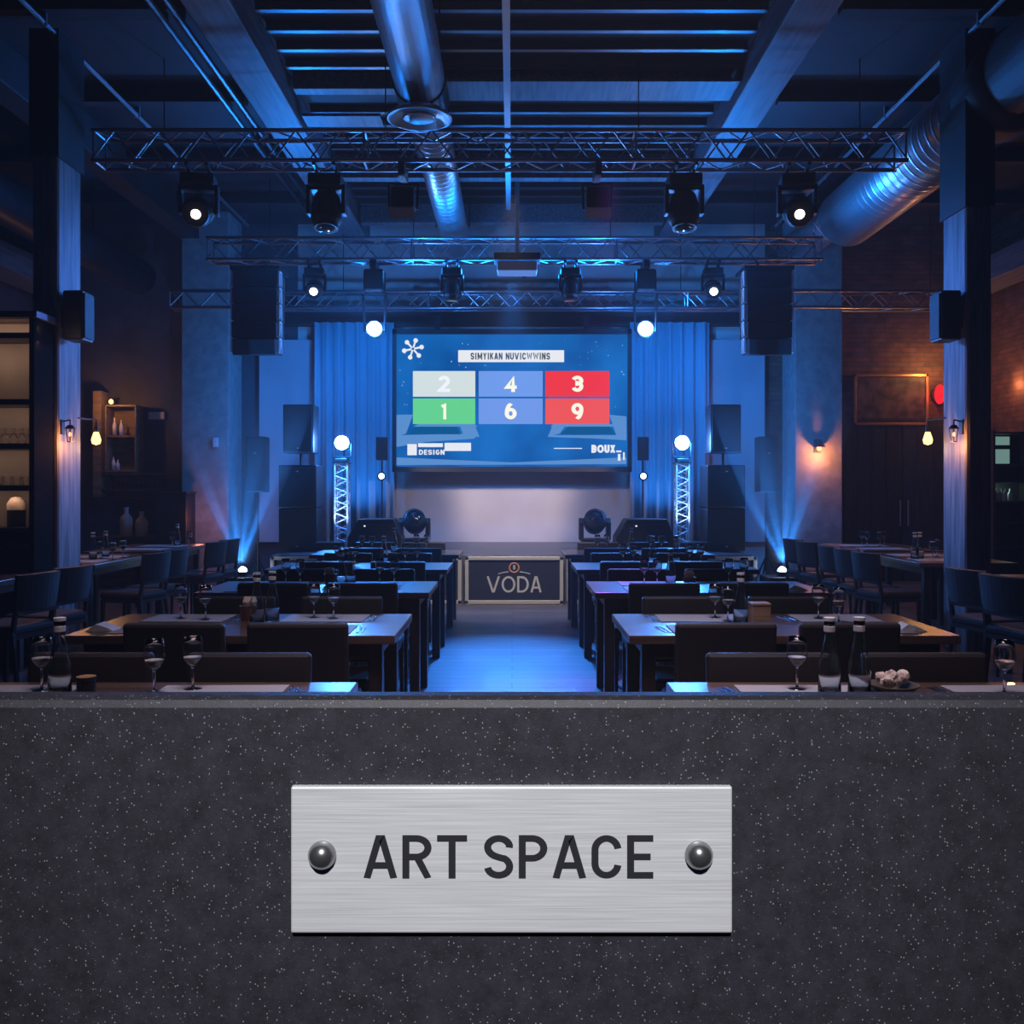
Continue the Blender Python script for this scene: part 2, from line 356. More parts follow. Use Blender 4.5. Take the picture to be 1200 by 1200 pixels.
# ------------------------------------------------------------------ the room
WX, WB, WF, CH = 7.4, 15.0, -2.5, 5.5
struct('floor', box(N(), 0, (WB + WF) / 2, -.05, 2 * WX + .4, WB - WF + .4, .1), 'floor')
struct('ceiling', box(N(), 0, (WB + WF) / 2, CH + .05, 2 * WX + .4, WB - WF + .4, .1), 'ceiling')
struct('wall_left', box(N(), -WX - .1, (WB + WF) / 2, CH / 2, .2, WB - WF, CH), 'wall')
struct('wall_right', box(N(), WX + .1, (WB + WF) / 2, CH / 2, .2, WB - WF, CH), 'brickr')
struct('wall_front', box(N(), 0, WF - .1, CH / 2, 2 * WX + .4, .2, CH), 'wall')
bm = N(); box(bm, -5.4, WB + .1, CH / 2, 4.2, .2, CH); struct('wall_back_left', bm, 'wall')
bm = N(); box(bm, 5.7, WB + .1, CH / 2, 3.6, .2, CH); struct('wall_back_right', bm, 'brickb')
struct('wall_stage', box(N(), .3, WB + .1, CH / 2, 7.2, .2, CH), 'plaster')
# concrete piers flanking the stage
for s in (-1, 1):
    d = 14.3; a, b_ = X(932, d), X(987, d)
    struct('wall_pier', box(N(), s * (a + b_) / 2, 14.65, CH / 2, b_ - a, .7, CH), 'concrete', bevel=.01)
# pale panels and dark pelmet on the stage wall
for s in (-1, 1):
    struct('wall_panel', box(N(), s * 3.42, 14.93, 2.15, .9, .1, 3.1), 'panel', bevel=.01)
struct('trim_1', box(N(), 0, 14.86, Z(370, 14.8), 8.0, .1, .3), 'blackmat')
# ceiling ribs, beams
for i in range(26):
    y = 5.2 + i * .37
    if 9.3 < y < 10.1: continue
    tag(obj('ceiling_rib', box(N(), 0, y, CH - .035, 4.3, .055, .07), 'deckm'), kind='structure')
tag(obj('ceiling_board', box(N(), .76, 9.49, 5.315, 2.84, .46, .03), 'beam'), kind='structure')
tag(obj('ceiling_board', box(N(), -1.75, 10.1, 5.25, .8, .3, .03), 'beam'), kind='structure')
for y, zz in ((9.6, 5.34), (7.2, 5.3), (11.9, 5.2), (13.9, 5.2)):
    tag(obj('ceiling_cross_beam', box(N(), 0, y, (zz + CH) / 2, 4.3, .16, CH - zz), 'beam', bevel=.01), kind='structure')
for s in (-1, 1):
    tag(obj('ceiling_beam', box(N(), s * 2.38, 7.5, 5.35, .38, 15, .3), 'beam', bevel=.012), kind='structure')
    tag(obj('ceiling_beam', box(N(), s * 4.75, 7.5, 5.3, .3, 15, .4), 'ceiling', bevel=.012), kind='structure')
    tag(obj('ceiling_beam', box(N(), s * 6.9, 7.5, 4.5, .5, 15, .35), 'beam', bevel=.012), kind='structure')
    for y in (4.5, 6.2, 8.0, 9.9, 11.7, 13.4):
        tag(obj('ceiling_purlin', box(N(), s * 5.0, y, 5.42, 4.6, .12, .16), 'ceiling'), kind='structure')
# columns
for s in (-1, 1):
    tag(obj('wooden_column', box(N(), s * 3.94, 8.43, 2.65, .22, .46, 5.3), 'column', bevel=.03), kind='structure')

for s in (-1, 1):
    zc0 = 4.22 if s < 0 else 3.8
    struct('column_shade_left' if s < 0 else 'column_shade_right', box(N(), s * 3.94, 8.43, (zc0 + 5.3) / 2, .25, .49, 5.3 - zc0), 'ceiling')  # dark sleeves added to stand for the shade on the column tops
# conduits
for s in (-1, 1):
    side = 'left' if s < 0 else 'right'
    bm = N(); tube(bm, (s * 3.85, .5, 5.26), (s * 3.85, 14.2, 5.26), .022)
    for y in (2, 4, 6, 8, 10, 12, 14): box(bm, s * 3.85, y, 5.3, .05, .03, .12)
    tag(obj('ceiling_conduit', bm, 'alu'), f'thin straight metal conduit under the ceiling, {side} outer one beside the column', 'conduit')
for k, x in enumerate((-2.72, -2.86)):
    bm = N(); tube(bm, (x, .5, 5.27), (x, 14.5, 5.27), .028)
    for y in (2, 5, 8, 11, 14): box(bm, x, y, 5.38, .06, .03, .25)
    tag(obj('ceiling_conduit', bm, 'darkmetal'), ('inner' if k == 0 else 'outer') + ' of two parallel dark pipes beside the left ceiling beam', 'pipe')
bm = N(); box(bm, -.045, 8.9, 5.06, .06, 7.4, .06)
for y in (6, 8, 10, 12): box(bm, -.045, y, 5.28, .03, .03, .44)
pr = thing('projector', 'small white projector hanging below the middle of the second truss', 'projector', (X(606, 12.3), 12.3, 0))
tag(obj('cable_channel', bm, 'alu'), 'straight grey cable channel running along the middle of the ceiling', 'cable channel')
bm = N(); box(bm, 0, 0, Z(315, 12.3), .5, .36, .12); obj('body', bm, 'white', pr, bevel=.015)
obj('lens', lathe(N(), [(0, -.2), (.04, -.2), (.04, .0)], (.1, .37, Z(315, 12.3)), 16, 'Y'), 'lensoff', pr)
obj('mount_plate', box(N(), 0, 0, Z(303, 12.3), .58, .3, .09), 'shelfdark', pr, bevel=.01)
obj('drop_pole', tube(N(), (0, 0, Z(300, 12.3)), (0, 0, 5.5), .028, seg=10), 'alu', pr)

# ducts
du = thing('ventilation_duct', 'silver spiral ventilation duct running towards the stage left of centre', 'duct', (-.82, 0, 0))
bm = N(); tube(bm, (0, 1, 5.045), (0, 8.75, 5.045), .225, seg=28); obj('duct_section', bm, 'duct', du, smooth=True)
bm = N(); tube(bm, (0, 9.1, 5.045), (0, 14.6, 5.045), .2, seg=28); obj('duct_section', bm, 'duct', du, smooth=True)
bm = N(); tube(bm, (0, 8.6, 5.045), (0, 9.04, 5.045), .24, seg=28); obj('branch_collar', bm, 'darkmetal', du, smooth=False)
bm = N(); tube(bm, (0, 8.72, 4.74), (0, 8.72, 5.0), .15, seg=24); obj('diffuser_neck', bm, 'darkmetal', du)
bm = N(); lathe(bm, [(.1, .1), (.2, .06), (.285, .0), (.29, -.02), (.27, -.02), (.2, .02), (.0, .03)], (0, 8.6, 4.71), 40); obj('round_diffuser', bm, 'alu', du, smooth=True)
bm = N(); lathe(bm, [(.0, 0), (.13, .0), (.15, .012), (.0, .02)], (0, 8.6, 4.69), 32); obj('diffuser_cone', bm, 'alu', du, smooth=True)
for y in (3, 6, 7.9, 11, 13.5): obj('hanger_strap', path(N(), [(-.23, y, 5.045), (-.23, y, 5.5)], .008, 6), 'darkmetal', du); obj('hanger_strap', path(N(), [(.23, y, 5.045), (.23, y, 5.5)], .008, 6), 'darkmetal', du)
d2 = thing('ventilation_duct', 'wide round ventilation duct along the ceiling at the right side, lit blue', 'duct', (4.2, 0, 0))
bm = N(); tube(bm, (0, 8.4, 4.82), (0, 12.2, 4.82), .36, seg=36); obj('duct_section', bm, 'duct', d2, smooth=True)
bm = N(); tube(bm, (.1, 12.15, 5.04), (.1, 14.9, 5.04), .24, seg=30); obj('duct_section', bm, 'duct', d2, smooth=True)
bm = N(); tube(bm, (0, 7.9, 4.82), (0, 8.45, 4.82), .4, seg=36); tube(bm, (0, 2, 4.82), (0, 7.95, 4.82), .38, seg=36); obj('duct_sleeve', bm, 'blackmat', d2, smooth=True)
for y in (5, 9, 11.5, 14): obj('hanger_strap', box(N(), 0, y, 5.33, .03, .02, .34), 'darkmetal', d2)
d3 = thing('ventilation_duct', 'dark round duct along the ceiling at the left side', 'duct', (-5.6, 0, 0))
bm = N(); tube(bm, (0, 2, 4.6), (0, 14.6, 4.6), .26, seg=28); obj('duct_section', bm, 'darkmetal', d3, smooth=True)
for y in (5, 9, 13): obj('hanger_strap', box(N(), 0, y, 5.14, .03, .02, .72), 'darkmetal', d3)

# ------------------------------------------------------------------ trusses
def truss(label, x0, x1, y, z, s, step, hangers=()):
    t = thing('lighting_truss', label, 'truss', (0, y, z), 0, None)
    h = s / 2; L = x1 - x0
    for a in (-h, h):
        for b in (-h, h):
            obj('chord', tube(N(), (x0, a, b), (x1, a, b), .021, seg=10), 'alu', t, smooth=True)
    def zig(f0, f1, nm):
        bm = N(); n = max(2, int(L / step)); k = L / n
        for i in range(n):
            a, b = x0 + i * k, x0 + (i + 1) * k; m_ = (a + b) / 2
            tube(bm, (a, *f0), (m_, *f1), .0095, seg=6); tube(bm, (m_, *f1), (b, *f0), .0095, seg=6)
        for e in (x0 + .02, x1 - .02, x0 + L / 3, x0 + 2 * L / 3): tube(bm, (e, *f0), (e, *f1), .012, seg=6)
        obj('lattice', bm, 'alu', t)
    zig((-h, -h), (-h, h), 'f'); zig((h, h), (h, -h), 'b'); zig((-h, h), (h, h), 't'); zig((h, -h), (-h, -h), 'u')
    for hx in hangers:
        obj('hanging_cable', tube(N(), (hx, 0, h), (hx, 0, CH - z), .006, seg=6), 'darkmetal', t)
    return t
truss('front aluminium lighting truss, nearest and widest across the room', -3.93, 3.7, 9.23, Z(175, 9.2), .28, .42, (-3.3, -1.2, 1.2, 3.3))
truss('second aluminium lighting truss above the stage edge, holding the loudspeakers', -4.0, 4.06, 12.85, Z(293, 12.8), .28, .5, (-3.2, -1.3, 1.3, 3.2))
truss('rear aluminium truss in front of the back wall, lowest of the three', -5.05, 6.4, 14.72 - .3, Z(354, 14.5), .24, .45, (-4.8, -2.5, 2.5, 4.8, 6.2))
truss_z2 = Z(293, 12.8) - .14

# ------------------------------------------------------------------ moving heads and lamps on trusses
def head_hang(label, x, y, ztop, sc_=1., lens='lensoff', yaw=0, tilt=0, group=None, lr=.06):
    """moving head hung upside down; tilt = degrees the lens axis points up from straight down towards the camera"""
    t = thing('moving_head_light', label, 'stage light', (x, y, ztop), R(yaw), group)
    k = sc_
    bm = N()
    for q in (-.08, .08): box(bm, q * k, 0, .03, .03, .33, .03); box(bm, q * k, 0, -.01, .025, .04, .07)
    obj('mounting_clamp', bm, 'darkmetal', t)
    bm = N(); box(bm, 0, 0, -.085 * k, .27 * k, .24 * k, .1 * k); obj('base', bm, 'black', t, bevel=.015 * k)
    bm = N()
    for s in (-1, 1):
        box(bm, s * .145 * k, 0, -.235 * k, .03 * k, .11 * k, .24 * k)
    box(bm, 0, 0, -.145 * k, .3 * k, .11 * k, .03 * k); obj('yoke', bm, 'darkmetal', t, bevel=.006 * k)
    hd = obj('head', lathe(N(), [(0, .16), (.07, .155), (.1, .12), (.125, .03), (.125, -.1), (.105, -.13), (.1, -.165), (.0, -.165)], (0, 0, 0), 20), 'black', t, smooth=False)
    for v in hd.data.vertices: v.co *= k
    hd.location = (0, 0, -.31 * k); hd.rotation_euler = (R(-tilt), 0, 0)
    ln = obj('lens', lathe(N(), [(0, -.012), (lr * .8, -.008), (lr, 0), (0, .004)], (0, 0, -.168 * k), 20), lens, hd, smooth=True)
    return t
def zt(py, d): return Z(py, d)
T1, T2, T3 = 9.2, 12.8, 14.4
H1 = Z(175, 9.2) - .161; H2 = Z(293, 12.8) - .161 - .045 + .02
heads1 = [(232, 'lenswhite', 62, 'leftmost stage light on front truss, with a small warm white lens lit', 1.15),
          (382, 'lensoff', 10, 'dark moving head light on the front truss, second from left', 1.15),
          (802, 'lensoff', 10, 'dark moving head light on the front truss, second from right', 1.15),
          (935, 'lenswhite', 62, 'rightmost stage light on front truss, with a small yellowish lens lit', 1.15)]
for px, ln, tl, lb, k in heads1:
    head_hang(lb, X(px, 9.2), 9.23, H1 - .045, k, ln, 0 if ln == 'lensoff' else (8 if px < 600 else -8), tl, lr=.045 if ln != 'lensoff' else .09)
for px, side in ((472, 'left'), (700, 'right')):
    t = thing('par_light', f'grey open-frame flood light under the front truss, {side} of the middle', 'stage light', (X(px, 9.2), 9.23, H1 - .06))
    obj('mounting_clamp', box(N(), 0, 0, -.0, .06, .33, .12), 'darkmetal', t)
    obj('yoke', path(N(), [(-.13, 0, -.34), (-.14, 0, -.1), (.14, 0, -.1), (.13, 0, -.34)], .012, 6), 'darkmetal', t)
    obj('housing', box(N(), 0, 0, -.25, .22, .2, .2), 'black', t, bevel=.02)
    obj('barn_door', box(N(), 0, -.1, -.4, .24, .012, .1, Matrix.Rotation(R(25), 3, 'X')), 'alu', t)
    obj('lens', box(N(), 0, 0, -.355, .19, .17, .012), 'lensoff', t)
heads2 = [(366, 'lenscool', 66, 'stage light with white lens lit, on second truss beside left loudspeaker array', .95, .05),
          (437, 'lensblue', 20, 'bright blue-white beam light hanging left above the screen', .95, .055),
          (529, 'lensoff', 5, 'dark moving head hanging above the screen, left of the projector', .95, .08),
          (669, 'lensoff', 5, 'dark moving head hanging above the screen, right of the projector', .95, .08),
          (758, 'lensblue', 20, 'bright blue-white beam light hanging right above the screen', .95, .055),
          (838, 'lenscool', 66, 'stage light with white lens lit, on second truss beside right loudspeaker array', .95, .05)]
for px, ln, tl, lb, k, lr in heads2:
    if ln == 'lensblue':
        # long drop: the lit head is a second barrel tilted to the room, below the base
        t = thing('moving_head_light', lb, 'stage light', (X(px, 12.7), 12.85, H2 - .02))
        obj('mounting_clamp', box(N(), 0, 0, 0, .08, .33, .09), 'darkmetal', t)
        obj('base', box(N(), 0, 0, -.2, .27, .24, .3), 'black', t, bevel=.03)
        obj('yoke', path(N(), [(-.13, 0, -.86), (-.15, 0, -.36), (.15, 0, -.36), (.13, 0, -.86)], .018, 6), 'darkmetal', t)
        zl = Z(382, 12.6) - (H2 - .02)
        hd = obj('head', lathe(N(), [(0, .17), (.08, .16), (.11, .1), (.115, -.03), (.0, -.03)], (0, 0, zl), 22, 'Y'), 'black', t)
        obj('lens', lathe(N(), [(0, -.05), (.06, -.046), (.095, -.032), (0, -.03)], (0, 0, zl), 22, 'Y'), ln, hd)
    else:
        head_hang(lb, X(px, 12.7), 12.85, H2 - .02, k, ln, (6 if px < 600 else -6) if ln != 'lensoff' else 0, tl, lr=lr)

# ------------------------------------------------------------------ line arrays
for s, side in ((-1, 'left'), (1, 'right')):
    t = thing('line_array_speaker', f'black curved column of stacked loudspeakers hanging at the {side} of the stage', 'loudspeaker', (s * X(897, 12.3), 12.35, Z(417, 12.3)))
    H = (417 - 320) / F * 12.3; n = 5; h = H / n
    for i in range(n):
        tl = (n - 1 - i) * 2.2
        rot = Matrix.Rotation(R(tl - 2), 3, 'X'); yo = -.02 * (n - i) ** 1.3 * .5
        obj('cabinet', box(N(), 0, yo, h * (i + .5), .56 if i else .53, .42, h * .97, rot), 'grille', t, bevel=.012)
    for sx in (-1, 1):
        bm = N()
        for i in range(n):
            z0, z1 = h * (i + .08), h * (i + .95); x = sx * .3
            tube(bm, (x, -.2, z0), (x, -.2, z1), .012, seg=6); tube(bm, (x, -.1, z0), (x, -.1, z1), .012, seg=6)
            tube(bm, (x, -.2, z0), (x, -.1, z1), .009, seg=6); tube(bm, (x, -.2, z1), (x, -.1, z1), .009, seg=6)
        obj('rigging_rail', bm, 'totem', t)
    obj('fly_frame', box(N(), 0, 0, H + .03, .62, .5, .05), 'darkmetal', t)
    obj('chain', tube(N(), (0, .1, H + .05), (0, .45, truss_z2 - t.location.z), .012, seg=6), 'darkmetal', t)

# ------------------------------------------------------------------ stage
SD, SZ = 12.0, .6
tag(struct('stage_platform', box(N(), 0, (SD + WB) / 2 + .03, SZ / 2, 5.95, WB - SD - .06, SZ), 'stagetop', bevel=.005), 'low black stage platform across the room end', None)
def stage_panel(px0, px1, label):
    x0, x1 = X(px0, SD), X(px1, SD)
    t = thing('stage_front_panel', label, 'panel', ((x0 + x1) / 2, SD, 0))
    w = x1 - x0; h = SZ - .01
    obj('board', box(N(), 0, -.015, h / 2, w - .02, .02, h - .02), 'stagepanel', t)
    bm = N(); e = .045
    for z in (e / 2 + .005, h - e / 2): box(bm, 0, -.035, z, w, .03, e)
    for x in (-w / 2 + e / 2, w / 2 - e / 2): box(bm, x, -.035, h / 2, e, .03, h)
    obj('edge_frame', bm, 'paleedge', t, bevel=.004)
    return t
lp = stage_panel(318, 541, 'pale-edged black stage front panel left of the lettered one')
rp = stage_panel(664, 886, 'pale-edged black stage front panel right of the lettered one')
cp = stage_panel(545, 660, 'pale-edged black stage front panel lettered VODA, in the middle')
text('lettering', 'VODA', 'letter', cp, (0, -.028, Z(684.5, SD)), 64 / F * SD, 19 / F * SD, t=.12, gap=.1, depth=.006)
bm = N()
n = 26
for sg in (-1, 1):
    pts = []
    for i in range(n // 2):
        u = .07 + .33 * i / (n // 2 - 1); pts.append((sg * u * .95, -.03, Z(670.5, SD) + .0 - .055 * (u / .2) ** 2 * .5 + .01))
    pts = [p for p in pts if abs(p[0]) < .21]
    path(bm, pts, .0055, 6)
obj('emblem_arc', bm, 'letter', cp)
bm = N()
pts = [(.058 * math.cos(a), -.03, Z(665, SD) + .058 * math.sin(a)) for a in [2 * math.pi * i / 24 for i in range(25)]]
path(bm, pts, .010, 6); obj('emblem_ring', bm, 'ring', cp)
bm = N(); tube(bm, (0, -.03, Z(662, SD)), (0, -.03, Z(667, SD)), .014, seg=8); obj('emblem_drop', bm, 'letter', cp)

# ------------------------------------------------------------------ screen
SCD = 14.3
sx0, sx1, sz0, sz1 = X(460, SCD), X(740, SCD), Z(553, SCD), Z(386, SCD)
scr = thing('display_screen', 'large video screen showing numbered coloured tiles, hung above the stage', 'screen', ((sx0 + sx1) / 2, SCD, (sz0 + sz1) / 2))
W, Hh = sx1 - sx0, sz1 - sz0
cxs, czs = (sx0 + sx1) / 2, (sz0 + sz1) / 2
obj('housing', box(N(), 0, .06, 0, W, .1, Hh), 'blackmat', scr)
bm = N()
fw = .075
for z in (-Hh / 2 + fw / 2, Hh / 2 - fw / 2): box(bm, 0, -.015, z, W, .06, fw)
for x in (-W / 2 + .03, W / 2 - .03): box(bm, x, -.015, 0, .06, .06, Hh)
obj('bezel', bm, 'blackmat', scr)
def picture_mat():
    m = bpy.data.materials.new('screen_picture'); m.use_nodes = True; t = m.node_tree; t.nodes.clear(); L = t.links.new
    tc = t.nodes.new('ShaderNodeTexCoord'); n = t.nodes.new('ShaderNodeTexNoise'); n.inputs['Scale'].default_value = 1.2; L(tc.outputs['Object'], n.inputs['Vector'])
    r = t.nodes.new('ShaderNodeValToRGB'); r.color_ramp.elements[0].position = .35; r.color_ramp.elements[0].color = (.0, .065, .27, 1)
    r.color_ramp.elements[1].position = .65; r.color_ramp.elements[1].color = (.004, .12, .42, 1); L(n.outputs['Fac'], r.inputs[0])
    e = t.nodes.new('ShaderNodeEmission'); e.inputs[1].default_value = 1.25; L(r.outputs[0], e.inputs[0])
    o = t.nodes.new('ShaderNodeOutputMaterial'); L(e.outputs[0], o.inputs[0]); return m
obj('picture', box(N(), 0, .0, 0, W - .11, .016, Hh - .14), picture_mat(), scr)
def lx(px): return X(px, SCD) - cxs
def lz(py): return Z(py, SCD) - czs
def rect(bm, px0, py0, px1, py1, y=-.012, t=.004): return box(bm, (lx(px0) + lx(px1)) / 2, y, (lz(py0) + lz(py1)) / 2, lx(px1) - lx(px0), t, lz(py0) - lz(py1))
E = lambda n, c, s=1.: emis('screen_' + n, c, s)
ewhite = E('white', (.82, .85, .9)); edark = E('dark', (.05, .06, .09)); epale = E('paleblue', (.1, .27, .6)); emid = E('midblue', (.0, .09, .26)); ecream = E('cream', (1, .97, .8))
tiles = [(484, 435, 557, 465, (.66, .76, .76), '2', E('tile2digit', (.9, .93, 1))), (561, 435, 636, 465, (.16, .33, .82), '4', ecream), (639, 435, 714, 465, (.88, .035, .045), '3', ecream),
         (484, 467, 557, 497, (.13, .65, .27), '1', ecream), (561, 467, 636, 497, (.16, .32, .8), '6', ecream), (639, 467, 714, 497, (.88, .09, .08), '9', ecream)]
bm = N()
for poly in ([(464, 486), (484, 486), (476, 508), (464, 512)], [(538, 497), (556, 497), (562, 512), (544, 512)], [(490, 497), (556, 497), (560, 500), (484, 500)],
             [(464, 510), (560, 508), (556, 514), (500, 518), (464, 524)],
             [(645, 500), (648, 497), (730, 497), (734, 500)], [(648, 497), (664, 497), (656, 508), (642, 512)], [(642, 510), (734, 510), (734, 516), (700, 514), (642, 512)], [(714, 486), (734, 488), (734, 512), (722, 510)], [(464, 536), (600, 542), (734, 536), (734, 544), (464, 545)]):
    prism(bm, [(lx(a), lz(b)) for a, b in poly], -.0105, -.008)
obj('light_shape', bm, epale, scr)
bm = N()
for poly in ([(488, 500), (536, 500), (540, 509), (478, 509)], [(666, 500), (714, 500), (722, 509), (656, 509)]):
    prism(bm, [(lx(a), lz(b)) for a, b in poly], -.0112, -.0085)
obj('dark_shape', bm, emid, scr)
for a, b, c, d, col, ch, dm in tiles:
    tl = obj('number_tile', rect(N(), a, b, c, d, -.014), E('tile' + ch, col), scr)
    text('number', ch, dm, tl, ((lx(a) + lx(c)) / 2, -.018, (lz(b) + lz(d)) / 2), (8 if ch == '1' else 14) / F * SCD, 19 / F * SCD, t=.21, depth=.003)
bn = obj('banner', rect(N(), 537, 410.5, 661, 424.5), ewhite, scr, bevel=.015)
text('banner_text', 'SIMYIKAN NUVICWWINS', edark, bn, ((lx(598)), -.018, lz(417.6)), 93 / F * SCD, 8 / F * SCD, t=.2, depth=.002)
bm = N()
rnd = random.Random(3)
for i in range(85):
    px, py = rnd.uniform(466, 732), rnd.uniform(397, 486)
    if 480 < px < 718 and 432 < py: continue
    if 534 < px < 664 and 408 < py < 427: continue
    s = rnd.uniform(.5, 1.1); rect(bm, px - s * .6, py - s * .6, px + s * .6, py + s * .6, -.0105, .003)
obj('snow_dots', bm, E('dots', (.35, .6, .85)), scr)['kind'] = 'stuff'
# snowflake-like logo top left
bm = N(); cx0, cz0 = lx(484), lz(409)
for k in range(6):
    a = R(60 * k + 12); c, s = math.cos(a), math.sin(a)
    tube(bm, (cx0 + c * .02, -.014, cz0 + s * .02), (cx0 + c * .12, -.014, cz0 + s * .12), .014, seg=6)
    tube(bm, (cx0 + c * .13, -.017, cz0 + s * .13), (cx0 + c * .13, -.009, cz0 + s * .13), .034, seg=12)
obj('snowflake_logo', bm, ewhite, scr)
bm = N(); rect(bm, 477.5, 520.5, 488.5, 533.5); rect(bm, 490, 519.5, 519, 524); rect(bm, 521, 519, 552, 528.5); obj('caption_box', bm, ewhite, scr)
text('caption_text', 'DESIGN', ewhite, scr, (lx(506), -.014, lz(530)), 30 / F * SCD, 6 / F * SCD, t=.2, depth=.003)
text('caption_text', 'BOUX', ewhite, scr, (lx(707), -.014, lz(526)), 28 / F * SCD, 9.5 / F * SCD, t=.25, gap=.06, depth=.003)
bm = N(); rect(bm, 722, 528, 728, 530); rect(bm, 724, 532, 727, 540); rect(bm, 730, 530, 732, 539); rect(bm, 649, 525, 682, 526); obj('caption_mark', bm, ewhite, scr)
for x in (-1.1, 1.1): obj('hanging_bracket', box(N(), x, .06, Hh / 2 + .1, .08, .05, .24), 'darkmetal', scr)

# ------------------------------------------------------------------ curtains
def curtain(x0, x1, y, z0, z1, label, seed):
    rn = random.Random(seed); bm = N(); n = int((x1 - x0) / .018); ph = rn.uniform(0, 6)
    cols = []
    for i in range(n + 1):
        x = x0 + (x1 - x0) * i / n
        w = .045 * math.sin(x * 34 + ph + 1.3 * math.sin(x * 5)) + .02 * math.sin(x * 71 + ph)
        cols.append([bm.verts.new((x, y + w * (1 if j else .6), z)) for j, z in enumerate((z1, (z0 + z1) / 2, z0))])
    for a, b in zip(cols, cols[1:]):
        for j in range(2): bm.faces.new((a[j], a[j + 1], b[j + 1], b[j]))
    o = obj('stage_curtain', bm, 'curtain', smooth=True); sm = o.modifiers.new('thick', 'SOLIDIFY'); sm.thickness = .006
    return tag(o, label, 'curtain')
curtain(-2.98, -1.78, 14.68, .63, Z(378, 14.7), 'pleated stage curtain lit blue, left of the screen', 1)
curtain(1.78, 2.98, 14.68, .63, Z(378, 14.7), 'pleated stage curtain lit blue, right of the screen', 2)

# ------------------------------------------------------------------ speakers, totems, wedges on stage
def speaker_box(name, label, x, y, z, w, d, h, pole=None, led=True, side=None):
    t = thing(name, label, 'loudspeaker', (x, y, z))
    obj('cabinet', box(N(), 0, 0, h / 2, w, d, h), 'black', t, bevel=.015)
    obj('grille', box(N(), 0, -d / 2 - .006, h / 2, w - .04, .014, h - .05), 'grille', t, bevel=.005)
    if led: obj('badge', box(N(), 0, -d / 2 - .016, h * led, .03, .006, .014), 'alu', t)
    if pole: obj('mounting_pole', tube(N(), (0, 0, -pole), (0, 0, 0), .018, seg=10), 'darkmetal', t)
    return t
for s, side in ((-1, 'left'), (1, 'right')):
    d = 12.75; xs = s * X(850, d)
    w = 44 / F * d; h1 = (SZ + .002)
    hh = (Z(545, d) - SZ) / 2
    speaker_box('subwoofer', f'big black subwoofer on the {side} of the stage, bottom of the stack', xs, d + .2, SZ + .003, w, .55, hh - .003, led=.12)
    speaker_box('subwoofer', f'big black subwoofer on the {side} of the stage, top of the stack', xs, d + .2, SZ + hh + .003, w, .55, hh - .003, led=.85)
    zb, ztp = Z(531, d), Z(474, d)
    speaker_box('top_speaker', f'black loudspeaker on a short pole above the {side} subwoofer stack', xs, d + .15, zb, 36 / F * d, .36, ztp - zb, pole=zb - (SZ + 2 * hh) - .003, led=.1)
    # tall thin speaker on stand beside the stage
    d = 12.7; xs = s * X(898, d); zb, ztp = Z(577, d), Z(512, d)
    t = speaker_box('column_speaker', f'slim dark loudspeaker on a tripod stand, {side} outside edge of the stage', xs, d, zb, .25, .26, ztp - zb, pole=zb - .35, led=.7)
    for a in (90, 210, 330):
        obj('stand_leg', tube(N(), (0, 0, .55 - zb), (.32 * math.cos(R(a)), .32 * math.sin(R(a)), .012 - zb), .012, seg=8), 'darkmetal', t)
    # totem
    d = 13.1; xs = s * X(799, d); zt_ = Z(543, d)
    t = thing('truss_totem', f'upright pale truss post on the {side} of the stage carrying a bright light', 'truss post', (xs, d, SZ))
    h = .085; Ht = zt_ - SZ
    for a in (-h, h):
        for b in (-h, h): obj('chord', tube(N(), (a, b, .02), (a, b, Ht), .014, seg=8), 'totem', t)
    for f in range(4):
        bm = N(); nn = 7; k = Ht / nn; cr = [(-h, -h), (h, -h), (h, h), (-h, h)]; p, q = cr[f], cr[(f + 1) % 4]
        for i in range(nn):
            tube(bm, (*p, i * k + .02), (*q, (i + .5) * k + .02), .008, seg=6); tube(bm, (*q, (i + .5) * k + .02), (*p, min(Ht, (i + 1) * k)), .008, seg=6)
        obj('lattice', bm, 'totem', t)
    obj('base_plate', box(N(), 0, 0, .012, .5, .4, .02), 'darkmetal', t); obj('top_plate', box(N(), 0, 0, Ht + .006, .22, .22, .012), 'darkmetal', t)
    t = thing('moving_head_light', f'dazzling blue-white stage light on top of the {side} truss post', 'stage light', (xs, d, zt_ + .013))
    obj('base', box(N(), 0, 0, .03, .17, .17, .05), 'black', t, bevel=.01)
    zc = Z(519, d) - zt_ - .013
    obj('yoke', path(N(), [(-.12, 0, zc), (-.12, 0, .07), (.12, 0, .07), (.12, 0, zc)], .014, 6), 'darkmetal', t)
    hd = obj('head', lathe(N(), [(0, .17), (.07, .16), (.1, .1), (.105, -.04), (0, -.04)], (0, 0, zc), 22, 'Y'), 'black', t)
    obj('lens', lathe(N(), [(0, -.065), (.05, -.06), (.092, -.045), (0, -.04)], (0, 0, zc), 22, 'Y'), 'lensblue', hd)
    # standing moving head with shadow on the wall
    d = 13.3; t = thing('moving_head_light', f'black moving head light standing on the {side} side of the stage under the screen', 'stage light', (s * X(697, d) if s > 0 else X(486, d), d, SZ + .001), R(0))
    obj('base', box(N(), 0, 0, .05, .36, .3, .1), 'black', t, bevel=.02)
    bm = N()
    for q in (-1, 1): prismx(bm, [(-.08, .12), (.08, .12), (.07, .36), (.03, .42), (-.03, .42), (-.07, .36)], q * .185 - .035, q * .185 + .03)
    box(bm, 0, 0, .125, .4, .17, .04); obj('yoke', bm, 'black', t, bevel=.01)
    hd = obj('head', lathe(N(), [(0, .16), (.09, .15), (.14, .09), (.16, -.04), (.15, -.13), (.12, -.15), (0, -.15)], (0, 0, 0), 24, 'Y'), 'black', t, loc=(0, 0, .36), rot=(R(-25), 0, 0))
